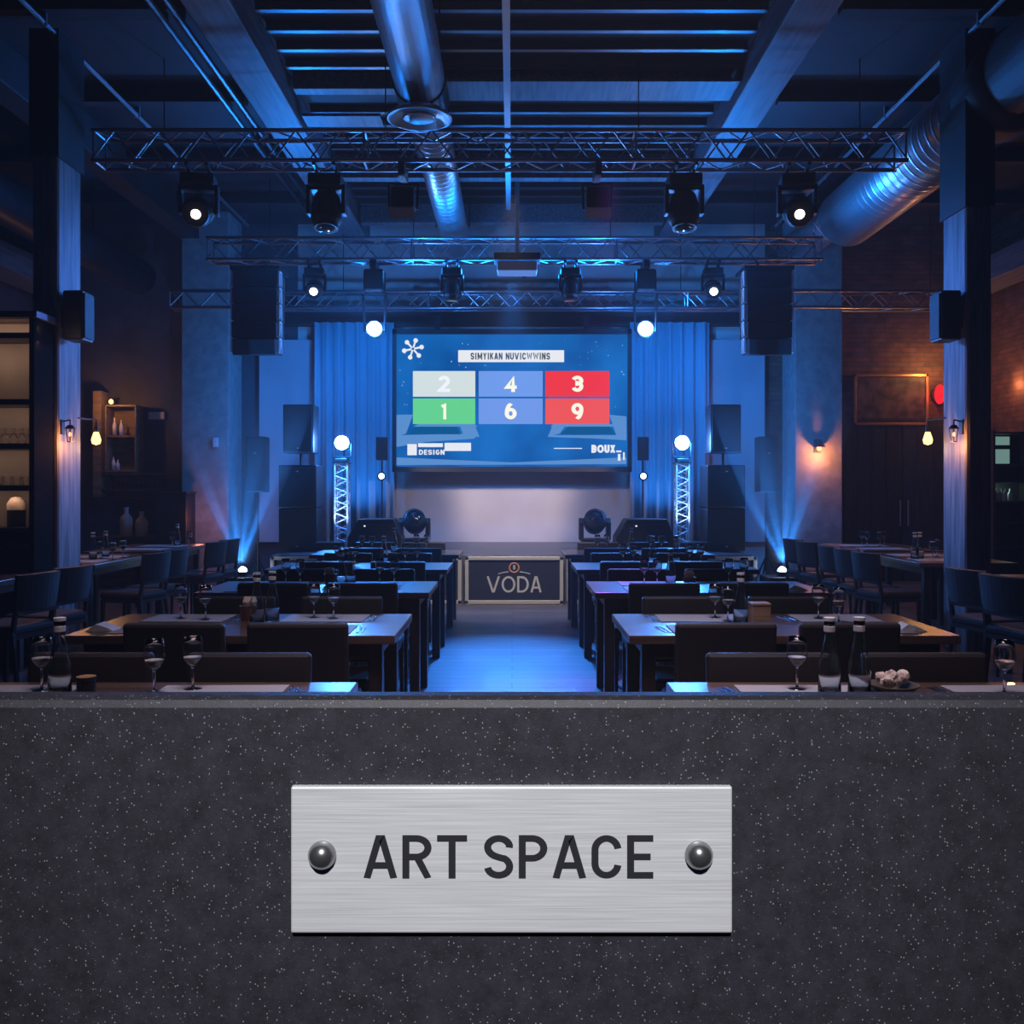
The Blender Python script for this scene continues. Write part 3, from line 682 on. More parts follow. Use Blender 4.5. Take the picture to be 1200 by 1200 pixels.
    obj('lens', lathe(N(), [(0, -.19), (.07, -.175), (.1, -.155), (0, -.15)], (0, 0, 0), 24, 'Y'), 'lensoff', hd)
    obj('face_ring', lathe(N(), [(.1, -.15), (.105, -.17), (.12, -.165), (.12, -.15)], (0, 0, 0), 24, 'Y'), 'darkmetal', hd)
    # wedge monitor
    d = 12.65; x0, x1 = (X(410, d), X(472, d)) if s < 0 else (X(720, d), X(788, d)); w = x1 - x0
    t = thing('stage_monitor', f'black wedge-shaped floor monitor on the {side} of the stage', 'loudspeaker', ((x0 + x1) / 2, d, SZ + .001))
    bm = N(); hm = Z(608, d) - SZ
    prism(bm, [(-w / 2, 0), (w / 2, 0), (w / 2, hm * .45), (w / 2 - .1, hm), (-w / 2 + .14, hm), (-w / 2, hm * .45)], -.2, .25); obj('cabinet', bm, 'black', t, bevel=.012)
    obj('grille', box(N(), 0, -.206, hm * .5, w - .2, .012, hm - .12), 'grille', t)
    obj('badge', box(N(), -.12, -.214, hm * .8, .02, .004, .015), 'led', t)
    # low dark fixture at the totem foot
    d = 12.72; xs2 = s * X(808, d)
    t = thing('floor_fixture', f'low black light bar lying on the stage by the {side} truss post', 'stage light', (xs2 + s * .04, d - .12, SZ + .001))
    obj('body', box(N(), 0, 0, .08, .36, .14, .11), 'black', t, bevel=.02); obj('foot', box(N(), 0, 0, .013, .2, .16, .025), 'darkmetal', t)
    # small side lights by the screen edge, on stands
    d = 14.1; t = thing('stand_light', f'small glinting spotlight on a thin stand just {side} of the screen', 'stage light', (X(447, d) if s < 0 else X(754, d), d, SZ))
    zc = Z(558, d) - SZ
    obj('pole', tube(N(), (0, .06, .01), (0, .06, zc + .5), .012, seg=8), 'darkmetal', t); obj('foot', box(N(), 0, .06, .008, .3, .3, .014), 'darkmetal', t)
    obj('housing', lathe(N(), [(0, .1), (.05, .09), (.065, 0), (0, 0)], (0, 0, zc), 16, 'Y'), 'black', t)
    obj('lens', lathe(N(), [(0, -.012), (.038, -.006), (.04, 0), (0, 0)], (0, 0, zc), 16, 'Y'), 'lenscool', t)
    obj('control_box', box(N(), 0, .04, zc + .4, .16, .1, .34), 'black', t, bevel=.01)
    # floor uplight on a low case beside the stage
    d = 11.75; xu = s * (X(916.5, d) if s > 0 else -X(284.5, d)); zu = Z(667, d)
    t = thing('flight_case', f'low black case on the floor beside the {side} end of the stage', 'case', (xu, d, 0))
    hc = zu - .09
    obj('body', box(N(), 0, 0, hc / 2 + .01, .42, .42, hc - .02), 'blackmat', t, bevel=.008)
    bm = N()
    for q in (-1, 1):
        for w_ in (-1, 1): box(bm, q * .205, w_ * .205, hc / 2 + .01, .025, .025, hc - .02)
    obj('corner_trim', bm, 'darkmetal', t); obj('lid', box(N(), 0, 0, hc - .006, .43, .43, .02), 'blackmat', t)
    t = thing('uplight', f'small blue uplight throwing beams upward beside the {side} end of the stage', 'stage light', (xu, d, hc + .006))
    obj('housing', lathe(N(), [(0, 0), (.06, 0), (.065, .06), (0, .06)], (0, 0, 0), 18), 'black', t)
    obj('lens', lathe(N(), [(0, .115), (.025, .108), (.045, .085), (.05, .06), (0, .06)], (0, 0, 0), 18), 'lensblue', t)

# column speakers + lanterns
for s, side in ((-1, 'left'), (1, 'right')):
    xi = s * 3.83
    zc = Z(371, 8.3); t = thing('column_loudspeaker', f'black box loudspeaker mounted on the inner face of the {side} column', 'loudspeaker', (xi, 8.32, zc))
    obj('cabinet', box(N(), -s * .12, 0, 0, .17, .22, .42), 'black', t, bevel=.015)
    obj('grille', box(N(), -s * .211, 0, 0, .014, .18, .38), 'grille', t)
    obj('bracket', box(N(), -s * .02, 0, 0, .04, .1, .2), 'darkmetal', t)
    zc = Z(505, 8.3)
    zl_ = zc
    t = thing('wall_lantern', f'small black caged lantern with warm bulb on the inner face of the {side} column', 'lamp', (xi, 8.28, zc))
    obj('wall_plate', box(N(), -s * .008, 0, .04, .016, .08, .16), 'blackmat', t); obj('arm', path(N(), [(-s * .01, 0, .1), (-s * .09, 0, .12), (-s * .09, 0, .06)], .008, 6), 'blackmat', t)
    obj('cap', lathe(N(), [(0, .07), (.03, .06), (.06, .02), (0, .02)], (-s * .09, 0, 0), 12), 'blackmat', t)
    bm = N()
    for a in range(6): tube(bm, (-s * .09 + .05 * math.cos(R(60 * a)), .05 * math.sin(R(60 * a)), .02), (-s * .09 + .03 * math.cos(R(60 * a)), .03 * math.sin(R(60 * a)), -.12), .004, seg=5)
    tube(bm, (-s * .09, 0, -.125), (-s * .09, 0, -.115), .033, seg=12); obj('cage', bm, 'blackmat', t)
    obj('bulb', lathe(N(), [(0, .015), (.012, .01), (.014, -.02), (0, -.035)], (-s * .09, 0, -.03), 12), 'warmglow', t, smooth=True)
    t.scale = (.78, .78, .78)
    y2 = 8.6; zc = Z(512, 8.7)
    t = thing('pendant_bulb', f'glowing bare amber bulb on a bracket at the stage-side edge of the {side} column', 'lamp', (s * 3.83, y2, zc))
    xb = -s * .01; yb = .22
    obj('arm', path(N(), [(0, -.02, .16), (-s * .03, .1, .16), (xb - s * .05, yb, .16), (xb - s * .05, yb, .1)], .008, 6), 'blackmat', t)
    obj('socket', lathe(N(), [(0, .11), (.018, .105), (.022, .05), (0, .05)], (xb - s * .05, yb, 0), 12), 'blackmat', t)
    obj('bulb', lathe(N(), [(0, .06), (.018, .055), (.03, .02), (.042, -.02), (.034, -.055), (0, -.068)], (xb - s * .05, yb, 0), 16), 'amber', t, smooth=True)
    lamp('lantern_light', 'POINT', (xi - s * .13, 8.26, Z(519, 8.3)), 5.5, (1, .36, .1), size=.03)
    lamp('bulb_light', 'POINT', (xi - s * .13, y2 + yb, zc - .1), 4.5, (1, .5, .16), size=.04)

# pier sconce (right only) and things on left pier
t = thing('wall_sconce', 'black wall sconce glowing orange on the right concrete pier', 'lamp', (X(960, 14.2), 14.3, Z(524, 14.2)))
obj('wall_plate', box(N(), 0, -.01, .02, .1, .02, .2), 'blackmat', t); obj('shade', lathe(N(), [(.03, .1), (.05, .08), (.09, .0), (.085, .0), (.045, .07)], (0, -.1, .0), 16), 'blackmat', t)
obj('bulb', lathe(N(), [(0, .03), (.03, .01), (.035, -.03), (0, -.06)], (0, -.1, 0), 14), 'warmglow', t, smooth=True)
lamp('sconce_light', 'POINT', (X(960, 14.2), 14.12, Z(533, 14.2)), 13, (1, .33, .1), size=.03)
t = thing('wall_switch', 'small pale wall box on the left concrete pier', 'wall box', (X(251, 14.2), 14.3, Z(518, 14.2)))
obj('box', box(N(), 0, -.03, 0, .07, .06, .14), 'white', t, bevel=.01)
t = tag(obj('paper_notice', box(N(), 0, 0, 0, .11, .012, .22), 'paper', loc=(X(219, 14.3), 14.5, Z(544, 14.3))), 'white paper notice at the left edge of the left concrete pier', 'notice')
t.location.x = -4.70

# ------------------------------------------------------------------ right back: art, door, red light, cabinet
d = 14.93
t = thing('framed_picture', 'dark abstract picture in a thin brass frame on the brick wall', 'picture', (X(1044, d), d, Z(468.5, d)))
w, h = 84 / F * d, 57 / F * d
obj('canvas', box(N(), 0, .02, 0, w - .04, .03, h - .04), 'art', t)
bm = N()
for z in (-h / 2, h / 2): box(bm, 0, 0, z, w + .04, .05, .04)
for x in (-w / 2, w / 2): box(bm, x, 0, 0, .04, .05, h + .04)
obj('frame', bm, 'frame', t, bevel=.005)
for i, (a, b_) in enumerate(((5.1, 5.98), (6.0, 6.9))):
    o = struct('door_%d' % (i + 1), box(N(), (a + b_) / 2, 14.96, 1.2, b_ - a, .07, 2.4), 'door', bevel=.006)
    bm = N()
    for xx in (.25, .5, .75): box(bm, a + (b_ - a) * xx, 14.92, 1.3, .015, .02, 2.1)
    obj('door_batten', bm, 'leather2', o)
    hx = 5.94 if i == 0 else 6.06
    obj('door_handle', tube(N(), (hx, 14.88, .85), (hx, 14.88, 1.25), .012, seg=8), 'alu', o)
obj_ = struct('trim_2', box(N(), 6.0, 14.97, 2.45, 1.95, .08, .1), 'door')
t = thing('red_wall_lamp', 'glowing red round lamp on the brick wall behind the right column', 'lamp', (X(1106, 14.8), 14.99, Z(461, 14.8)))
obj('base', lathe(N(), [(0, 0), (.12, 0), (.12, -.03), (0, -.03)], (0, 0, 0), 18, 'Y'), 'blackmat', t)
obj('glass_dome', lathe(N(), [(.1, -.03), (.1, -.08), (.06, -.13), (0, -.15)], (0, 0, 0), 18, 'Y'), 'red', t, smooth=True).scale = (.75, 1, 1.5)
lamp('red_light', 'POINT', (X(1101, 14.8), 14.7, Z(461, 14.8)), 2.5, (1, .03, .03), size=.06)
lamp('picture_light', 'POINT', (X(1097, 14.6), 14.6, Z(430, 14.6)), 16, (1, .45, .14), size=.05)
lamp('brick_light', 'POINT', (X(1185, 14.2), 14.2, Z(450, 14.2)), 7, (1, .35, .14), size=.05)
t = thing('back_bar_cabinet', 'tall dark shelf cabinet with dim greenish light, right of the right column', 'cabinet', (X(1180, 13.2), 13.2, 0))
w = .52
obj('back_panel', box(N(), 0, .17, 1.1, w, .02, 2.15), 'blackmat', t); obj('side_panel', box(N(), -w / 2, 0, 1.1, .03, .36, 2.2), 'shelfdark', t); obj('side_panel', box(N(), w / 2, 0, 1.1, .03, .36, 2.2), 'shelfdark', t)
for py in (508, 545, 565, 588, 612, 640): obj('shelf', box(N(), 0, 0, Z(py, 13.2), w, .32, .022), 'shelfdark', t)
for py0, py1 in ((511, 521), (526, 543)): obj('light_panel', box(N(), -.04, .15, Z((py0 + py1) / 2, 13.2), .3, .01, (py1 - py0) / F * 13.2), 'cabglow', t)
lamp('cabinet_light', 'POINT', (X(1178, 13.2), 13.15, Z(575, 13.2)), .8, (.5, .95, .8), size=.03)
for i in range(4):
    bm = N(); lathe(bm, [(0, 0), (.03, 0), (.032, .1), (.012, .14), (.012, .17), (0, .17)], (0, 0, 0), 10)
    tag(obj('bottle', bm, 'white', loc=(X(1166 + 6 * i, 13.1), 13.1, Z(588, 13.2) + .012)), f'pale bottle in the right back cabinet, {["leftmost", "second from left", "third from left", "rightmost"][i]} in the row', 'bottle', 'bottles in the right back cabinet')

# ------------------------------------------------------------------ left back: bar shelf
d = 14.6
t = thing('wall_shelf', 'wooden bottle shelf with a warm lamp on the dark back wall, left', 'shelf', (X(140, d), d + .2, 0))
xl, xr = X(122, d) - X(140, d), X(157, d) - X(140, d)
obj('back_panel', box(N(), (xl + xr) / 2, .17, (Z(475, d) + Z(585, d)) / 2, xr - xl, .02, Z(475, d) - Z(585, d)), 'shelfwood', t)
for x in (xl, xr): obj('side_panel', box(N(), x, 0, (Z(475, d) + Z(555, d)) / 2, .02, .3, Z(475, d) - Z(555, d)), 'shelfwood', t)
for py in (475, 511, 552): obj('shelf', box(N(), (xl + xr) / 2, 0, Z(py, d), xr - xl, .3, .025), 'shelfwood', t)
obj('lower_shelf', box(N(), .35, 0, Z(553, d) - .03, 1.3, .3, .03), 'shelfdark', t); obj('lower_shelf', box(N(), .35, 0, Z(574, d), 1.3, .3, .03), 'shelfdark', t)
obj('post', box(N(), -.36, .0, Z(520, d), .12, .3, 1.6), 'shelfwood', t)
def simple_bottle(label, x, y, z, h, m='white', r=.035, group=None):
    bm = N(); lathe(bm, [(0, 0), (r, 0), (r, h * .55), (r * .85, h * .66), (r * .35, h * .8), (r * .35, h * .97), (r * .42, h), (0, h)], (0, 0, 0), 14)
    return tag(obj('bottle', bm, m, loc=(x, y, z), smooth=True), label, 'bottle', group)
for i, (px, pz, hh) in enumerate(((129, 511, .27), (137, 511, .24), (128, 552, .2), (133, 552, .16))):
    simple_bottle(f'pale bottle on the {["upper", "lower"][i // 2]} board of the left wall shelf, {["left", "right"][i % 2]} of two', X(px, d), d + .16, Z(pz, d) + .013, hh, 'napkinw', .03, 'bottles on the left wall shelf')
lamp('shelf_light', 'POINT', (X(132, d), 14.3, Z(472, d)), 9, (1, .4, .12), size=.03)
t = thing('shelf_lamp', 'small glowing bulb above the wooden wall shelf at the left back', 'lamp', (X(127, d), 14.7, Z(470, d)))
obj('bulb', lathe(N(), [(0, .04), (.03, .02), (.032, -.02), (0, -.04)], (0, 0, 0), 14), 'amber', t, smooth=True); obj('stem', tube(N(), (0, 0, .03), (0, .3, .08), .008), 'blackmat', t)
rg = random.Random(5)
for i in range(12):
    bm = N(); lathe(bm, [(0, 0), (.028, 0), (.033, .09), (.029, .09), (.024, .008), (0, .008)], (0, 0, 0), 10)
    tag(obj('tumbler', bm, 'glass', loc=(X(127 + i * 5.4, d), d + .13, Z(574, d) + .016)), 'clear tumbler in the row along the lower left wall shelf', 'glass', 'tumblers on the lower left wall shelf')
tag(obj('wall_sign', box(N(), 0, 0, 0, 19 / F * d, .05, 9 / F * d), 'white', bevel=.01, loc=(X(173, d), 14.97, Z(485, d))), 'blank white rectangular box on the dark wall, right of the wooden shelf', 'sign')
t = thing('bar_counter', 'dark bar counter with two pale bottles against the left back wall', 'counter', (-5.55, 14.2, 0))
obj('body', box(N(), 0, 0, .36, .96, .5, .7), 'shelfdark', t); obj('worktop', box(N(), 0, 0, Z(629, 14) + .0 - .02, 1.0, .56, .04), 'shelfdark', t, bevel=.005)
for px, hh, lb in ((148, .42, 'left'), (166, .36, 'right')): simple_bottle(f'large pale bottle on the back left counter, {lb} of two', X(px, 14.1), 14.1, Z(629, 14) + .001, hh, 'napkin', .09)
t = thing('dark_cabinet', 'plain black cabinet standing left of the left concrete pier', 'cabinet', (X(203, 13.8), 13.9, 0))
obj('body', box(N(), 0, 0, .68, 36 / F * 13.8, .4, 1.34), 'blackmat', t, bevel=.01); obj('top', box(N(), 0, 0, 1.365, 38 / F * 13.8, .44, .03), 'shelfdark', t)

# ------------------------------------------------------------------ left shelving unit near the column
d = 7.78
t = thing('bar_shelving', 'tall wooden bar shelving with glasses at the left edge', 'shelving', (0, 0, 0))
xr, xl = X(40, d), X(-70, d)
obj('side_panel', box(N(), xr - .02, d + .17, 1.4, .04, .34, 2.8), 'cabside', t); obj('side_panel', box(N(), xl, d + .17, 1.4, .04, .34, 2.8), 'cabside', t); obj('corner_board', box(N(), xr - .12, d + .3, 1.4, .13, .03, 2.8), 'shelfwood', t)
obj('back_panel', box(N(), (xl + xr) / 2, d + .33, 1.4, xr - xl, .02, 2.8), 'shelfback', t)
shz = {}
for py in (390, 468, 520, 569, 619, 636):
    shz[py] = Z(py, d); obj('shelf', box(N(), (xl + xr) / 2 - .02, d + .16, shz[py] - .02, xr - xl - .04, .32, .045), 'shelfdark', t)
obj('top_board', box(N(), (xl + xr) / 2, d + .16, 2.82, xr - xl + .06, .36, .05), 'shelfdark', t)
zs = [2.78] + [Z(p, d) for p in (390, 468, 520, 569, 619)]
for k, za in enumerate(zs[:-1]): lamp('shelf_strip', 'AREA', ((xl + xr) / 2, d + .05, za - .06), (1.4, 1.6, .9, .8, .6)[k], (1, .62, .4), ((xl + xr) / 2, d + .3, zs[k + 1]), size=.9, sy=.03)
gp = N(); lathe(gp, [(0, 0), (.03, 0), (.006, .008), (.005, .045), (.03, .075), (.028, .125), (.026, .125), (.028, .078), (0, .052)], (0, 0, 0), 10)
pg = Proto(tag(obj('shelf_glass', gp, 'glass'), 'x', 'glass'))
for i in range(7):
    pg.put((X(38 - 8 - 10 * i, d + .05), d + .06, shz[520] + .003), 0, 'clear stem glass on the middle board of the left bar shelving', 'stem glasses on the left shelving')
gp = N(); lathe(gp, [(0, 0), (.03, 0), (.034, .07), (.03, .07), (.026, .008), (0, .008)], (0, 0, 0), 10)
pg2 = Proto(tag(obj('shelf_tumbler', gp, 'glass'), 'x', 'glass'))
for i in range(7): pg2.put((X(38 - 8 - 11 * i, d + .05), d + .06, shz[569] + .003), 0, 'short clear tumbler on the fourth board of the left bar shelving', 'tumblers on the left shelving')
t = thing('storage_jar', 'pale rounded jar on a low board of the left bar shelving', 'jar', (X(8, d), d + .15, shz[619] + .003))
obj('body', lathe(N(), [(0, 0), (.07, 0), (.07, .14), (0, .14)], (0, 0, 0), 16), 'blackmat', t); obj('lid', lathe(N(), [(.07, .14), (.072, .19), (.04, .24), (0, .25)], (0, 0, 0), 16), 'napkin', t, smooth=True)

# ------------------------------------------------------------------ tables and chairs
def make_chair(fab):
    t = thing('dining_chair', 'x', 'chair')
    rot = Matrix.Rotation(R(-7), 3, 'X')
    bm = N(); box(bm, 0, .02, .42, .44, .42, .07); obj('seat', bm, fab, t, bevel=.02)
    bm = N(); box(bm, 0, -.205, .65, .45, .05, .36, Matrix.Rotation(R(6), 3, 'X')); obj('backrest', bm, fab, t, bevel=.015)
    for s in (-1, 1):
        obj('leg', tube(N(), (s * .2, .2, .39), (s * .205, .21, 0), .022, .016, seg=4), 'legwood', t)
        bm = N(); tube(bm, (s * .2, -.18, .5), (s * .205, -.21, 0), .022, .016, seg=4); tube(bm, (s * .2, -.19, .46), (s * .2, -.2, .56), .02, seg=4); obj('leg', bm, 'legwood', t)
    obj('seat_frame', box(N(), 0, .01, .375, .41, .4, .03), 'legwood', t)
    return t
def make_side_chair(fab):
    t = thing('dining_chair', 'x', 'chair')
    bm = N(); box(bm, 0, .02, .455, .43, .42, .07); obj('seat', bm, fab, t, bevel=.025)
    bm = N(); n = 8                                   # slightly curved padded back
    for i in range(n):
        a, b = -.205 + .41 * i / n, -.205 + .41 * (i + 1) / n; c = (a + b) / 2
        y_ = -.235 + .9 * c * c
        box(bm, c, y_, .715, b - a + .004, .04, .25, Matrix.Rotation(math.atan(1.8 * c), 3, 'Z') @ Matrix.Rotation(R(7), 3, 'X'))
    obj('backrest', bm, fab, t)
    for s in (-1, 1):
        obj('leg', tube(N(), (s * .2, .2, .42), (s * .205, .21, 0), .021, .015, seg=4), 'legwood', t)
        bm = N(); tube(bm, (s * .195, -.2, .62), (s * .2, -.17, .44), .016, .02, seg=4); tube(bm, (s * .2, -.17, .46), (s * .205, -.22, 0), .021, .015, seg=4); obj('leg', bm, 'legwood', t)
    obj('seat_frame', box(N(), 0, .01, .41, .41, .4, .03), 'legwood', t)
    obj('back_rail', box(N(), 0, -.2, .575, .39, .022, .03), 'legwood', t)
    return t
chairA = Proto(make_chair('leather')); chairB = Proto(make_side_chair('leather2'))
def make_table(w, dp):
    t = thing('dining_table', 'x', 'table')
    obj('tabletop', box(N(), 0, 0, .73, w, dp, .04), 'tablewood', t, bevel=.004)
    obj('apron', box(N(), 0, 0, .675, w - .16, dp - .16, .07), 'legwood', t)
    for sx in (-1, 1):
        for sy in (-1, 1): obj('leg', box(N(), sx * (w / 2 - .1), sy * (dp / 2 - .1), .355, .065, .065, .71), 'legwood', t, bevel=.004)
    return t
tabA = Proto(make_table(1.53, .78))
ROW = ['front', 'second', 'third', 'fourth', 'fifth']
rows = [3.02, 4.87, 6.71, 8.5, 10.3]
names = {}
for s, side in ((-1, 'left'), (1, 'right')):
    for i, y in enumerate(rows):
        tn = f'{ROW[i]}-row {side} table'
        tabA.put((s * 1.305, y, 0), 0, f'dark wooden dining table in the {ROW[i]} row, {side} of the aisle', 'dining tables beside the aisle')
        for q, (xc, sn) in enumerate(((.95, 'aisle-side'), (1.52, 'outer'))):
            jit = random.uniform(-.02, .02)
            chairA.put((s * xc + jit, y + .31, 0), math.pi, f'dark padded chair, {sn} seat on the stage side of the {tn}', 'chairs at the aisle tables')
            if i: chairA.put((s * xc - jit, y - .31 + jit * .5, 0), 0, f'dark padded chair, {sn} seat on the near side of the {tn}', 'chairs at the aisle tables')
# side tables
tabB = Proto(make_table(.9, 1.45))
SIDE = [(-1, 4.15, 9.35, 'left', 'second from the front'), (-1, 4.15, 11.1, 'left', 'farthest'), (1, 4.15, 9.55, 'right', 'second from the front'), (1, 4.25, 11.25, 'right', 'farthest'),
        (-1, 4.2, 6.95, 'left', 'nearest'), (1, 4.2, 6.95, 'right', 'nearest'), (1, 6.0, 9.6, 'right', 'outermost')]
for s, x, y, side, nf in SIDE:
    tabB.put((s * x, y, 0), 0, f'dark wooden table by the {side} wall, {nf} of the side tables there', 'side tables')
SEATS = [(-1, (6.84, 7.38), 'left', 'nearest'), (-1, (8.95, 9.45), 'left', 'second'), (-1, (10.75, 11.25), 'left', 'farthest'), (1, (6.62, 7.14), 'right', 'nearest'), (1, (9.0, 9.5, 10.0), 'right', 'second'), (1, (10.8, 11.3), 'right', 'farthest')]
for s, ys, side, nm in SEATS:
    for k, yy in enumerate(ys):
        chairB.put((s * (3.52 if nm == 'nearest' else 3.46), yy, 0), -s * R(78), f'grey padded chair at the {nm} {side} side table, {["closest to", "second from", "third from"][k]} the stone half-wall', 'chairs at the side tables')

# ------------------------------------------------------------------ tableware
TT = .751
def wine_proto():
    t = thing('wine_glass', 'x', 'glass')
    out = [(0, 0), (.034, 0), (.034, .0025), (.008, .006), (.0042, .012), (.0038, .07), (.006, .078), (.018, .086), (.031, .104), (.0345, .125), (.032, .155), (.0285, .178)]
    inn = [(.0277, .178), (.0312, .155), (.0337, .125), (.0302, .1045), (.017, .088), (0, .082)]
    obj('bowl_and_stem', lathe(N(), out + inn, (0, 0, 0), 20), 'glass', t, smooth=True)
    obj('water', lathe(N(), [(0, .0825), (.0163, .0883), (.0297, .1048), (.0312, .11), (0, .11)], (0, 0, 0), 20), 'water', t, smooth=False)  # opaque pale fill paints the placemat's reflection in the bowl, not liquid
    return t
def bottle_proto():
    t = thing('water_bottle', 'x', 'bottle')
    out = [(0, 0), (.036, 0), (.037, .003), (.037, .08), (.034, .1), (.022, .16), (.0155, .195), (.0155, .232), (.018, .234), (.018, .245)]
    inn = [(.0145, .245), (.0145, .195), (.021, .16), (.033, .1), (.036, .08), (.036, .007), (0, .005)]
    obj('body', lathe(N(), out + inn, (0, 0, 0), 22), 'bglass', t, smooth=True)
    obj('cap', lathe(N(), [(0, .2455), (.019, .2455), (.019, .256), (0, .257)], (0, 0, 0), 18), 'white', t); obj('neck_band', lathe(N(), [(.0165, .21), (.0185, .212), (.0185, .228), (.0165, .23)], (0, 0, 0), 18), 'white', t)
    return t
wine, bott = Proto(wine_proto()), Proto(bottle_proto())
def cup_proto():
    t = thing('napkin_cup', 'x', 'napkin holder')
    obj('holder', lathe(N(), [(0, 0), (.036, 0), (.045, .075), (.04, .075), (.034, .006), (0, .006)], (0, 0, 0), 16), 'cup', t)
    bm = N()
    rn = random.Random(2)
    for i in range(7):
        a = rn.uniform(0, 6.28); r = rn.uniform(.0, .024)
        lathe(bm, [(.003, .01), (.014, .07), (.02, .1), (.012, .118), (0, .112)], (r * math.cos(a), r * math.sin(a), rn.uniform(-.006, .006)), 7)
    obj('napkins', bm, 'napkin', t)
    return t
cups = Proto(cup_proto())
ORD = ['nearest the aisle', 'second from the aisle', 'third from the aisle', 'farthest from the aisle', 'outermost']
def dfoot(py): return (EYE - TT) * F / (py - 572)
def place(kind, pr_, px, y, tname, k, n, grp):
    od = ORD[k] if k < n - 1 or n == 1 else ('farthest from the aisle' if n > 1 else ORD[0])
    pr_.put((X(px, y), y, TT), random.uniform(0, 6), f'{kind} on the {tname}, {od}', grp)
WARE = {  # (side,row): glasses, bottles, cups  as (pixel x, depth y)
    (-1, 0): ([(226, 3.28), (181, 3.22), (49, 3.26)], [(70, 3.18)], []),
    (1, 0): ([(934, 3.28), (1177, 3.2)], [(972, 3.18), (1007, 3.19)], []),
    (-1, 1): ([(391, 5.045), (368, 5.08), (241, 5.0), (212, 5.05)], [(319, 4.96), (301, 4.87)], [(291, 5.0)]),
    (1, 1): ([(838, 5.08), (853, 4.95), (959, 5.05), (983, 4.9)], [(868, 4.86)], []),
    (-1, 2): ([(462, 6.9), (445, 6.95), (352, 6.85), (335, 6.9)], [(400, 6.76), (411, 6.92)], [(387, 6.85)]),
    (1, 2): ([(755, 6.9), (770, 6.85), (854, 6.9), (872, 7.0)], [(786, 6.8)], [(808, 6.6)]),
    (-1, 3): ([(489, 8.7), (475, 8.65), (416, 8.7), (396, 8.75)], [(450, 8.6)], []),
    (1, 3): ([(730, 8.7), (742, 8.75), (808, 8.7), (821, 8.65)], [(765, 8.6), (792, 8.7)], []),
    (-1, 4): ([(500, 10.45), (488, 10.5), (436, 10.4), (424, 10.45)], [(462, 10.3)], []),
    (1, 4): ([(700, 10.45), (711, 10.5), (762, 10.4), (775, 10.45)], [(740, 10.3)], []),
}
for (s, r), (g, b, c) in WARE.items():
    side = 'left' if s < 0 else 'right'; tn = f'{ROW[r]}-row {side} table'
    for k, (px, y) in enumerate(g): place('clear stemmed wine glass', wine, px, y, tn, k, len(g), 'wine glasses')
    for k, (px, y) in enumerate(b): place('clear glass water bottle', bott, px, y, tn, k, len(b), 'water bottles')
    for k, (px, y) in enumerate(c): place('red-brown cup of folded pink napkins', cups, px, y, tn, k, len(c), 'napkin cups')
# side table ware
for k, (px, y, nm) in enumerate(((202, 11.4, 'farthest left'), (222, 11.3, 'farthest left'), (118, 9.4, 'second left'), (132, 9.2, 'second left'), (144, 9.5, 'second left'), (1010, 11.6, 'farthest right'), (1016, 11.4, 'farthest right'), (1031, 11.3, 'farthest right'), (1036, 11.5, 'farthest right'), (1093, 9.4, 'second right'), (1098, 9.7, 'second right'))):
    wine.put((X(px, y), y, TT), 0, f'clear stemmed wine glass, {["left", "right", "leftmost", "middle", "rightmost", "leftmost", "second", "third", "rightmost", "left", "right"][k]} one on the {nm} side table', 'wine glasses')
for k, (px, y, lb) in enumerate(((124, 9.6, 'second left side table'), (208, 11.5, 'farthest left side table'), (1072, 9.3, 'second right side table, left one'), (1078, 9.35, 'second right side table, right one'), (109, 9.3, 'second left side table beside the column'))):
    bott.put((X(px, y), y, TT), 0, f'clear glass water bottle on the {lb}', 'water bottles')

# paper mats (thin boxes lying on the tables), menus, cutlery
def mat_paper(label, x, y, w, dp, rz, m='paper'):
    o = obj('paper_placemat', box(N(), 0, 0, .0015, w, dp, .003), m, loc=(x, y, TT), rot=(0, 0, rz)); return tag(o, label, 'placemat', 'paper placemats')
mats = []
for s, side in ((-1, 'left'), (1, 'right')):
    for r in (0, 1, 2, 3):
        tn = f'{ROW[r]}-row {side} table'
        for k, xc in enumerate((.97, 1.68)):
            for q, (oy, nf) in enumerate(((.2, 'stage-side'), (-.2, 'near-side'))):
                if r == 0 and q: continue
                if r == 3 and q == 0: continue
                mat_paper(f'pale paper placemat on the {tn}, {nf} {["aisle end", "outer end"][k]}', s * xc, rows[r] + oy - (.0 if r else .02), .42, .28, random.uniform(-.04, .04), 'paper' if (r == 0 or q == 0) else 'menu')
                mats.append((s * xc, rows[r] + oy, r, tn, nf, ['aisle end', 'outer end'][k], q))
for s, x, y, tn in ((-1, 4.05, 9.0, 'second left side table, near end'), (-1, 4.1, 9.6, 'second left side table, far end'), (-1, 4.1, 10.8, 'farthest left side table, near end'), (-1, 4.1, 11.4, 'farthest left side table, far end'),
                    (1, 4.05, 9.2, 'second right side table, near end'), (1, 4.1, 9.85, 'second right side table, far end'), (1, 4.15, 10.9, 'farthest right side table, near end'), (1, 4.15, 11.5, 'farthest right side table, far end')):
    mat_paper(f'white paper placemat on the {tn}', s * x, y, .5, .34, random.uniform(-.1, .1), 'white')
kn = N(); box(kn, 0, 0, .0015, .011, .2, .003); kn_ = Proto(tag(obj('table_knife', kn, 'steel', bevel=.001), 'x', 'cutlery'))
fk = N(); box(fk, 0, -.03, .0015, .008, .13, .003)
for i in range(4): box(fk, -.009 + i * .006, .06, .0015, .003, .06, .003)
box(fk, 0, .032, .0015, .022, .014, .003); fk_ = Proto(tag(obj('fork', fk, 'steel'), 'x', 'cutlery'))
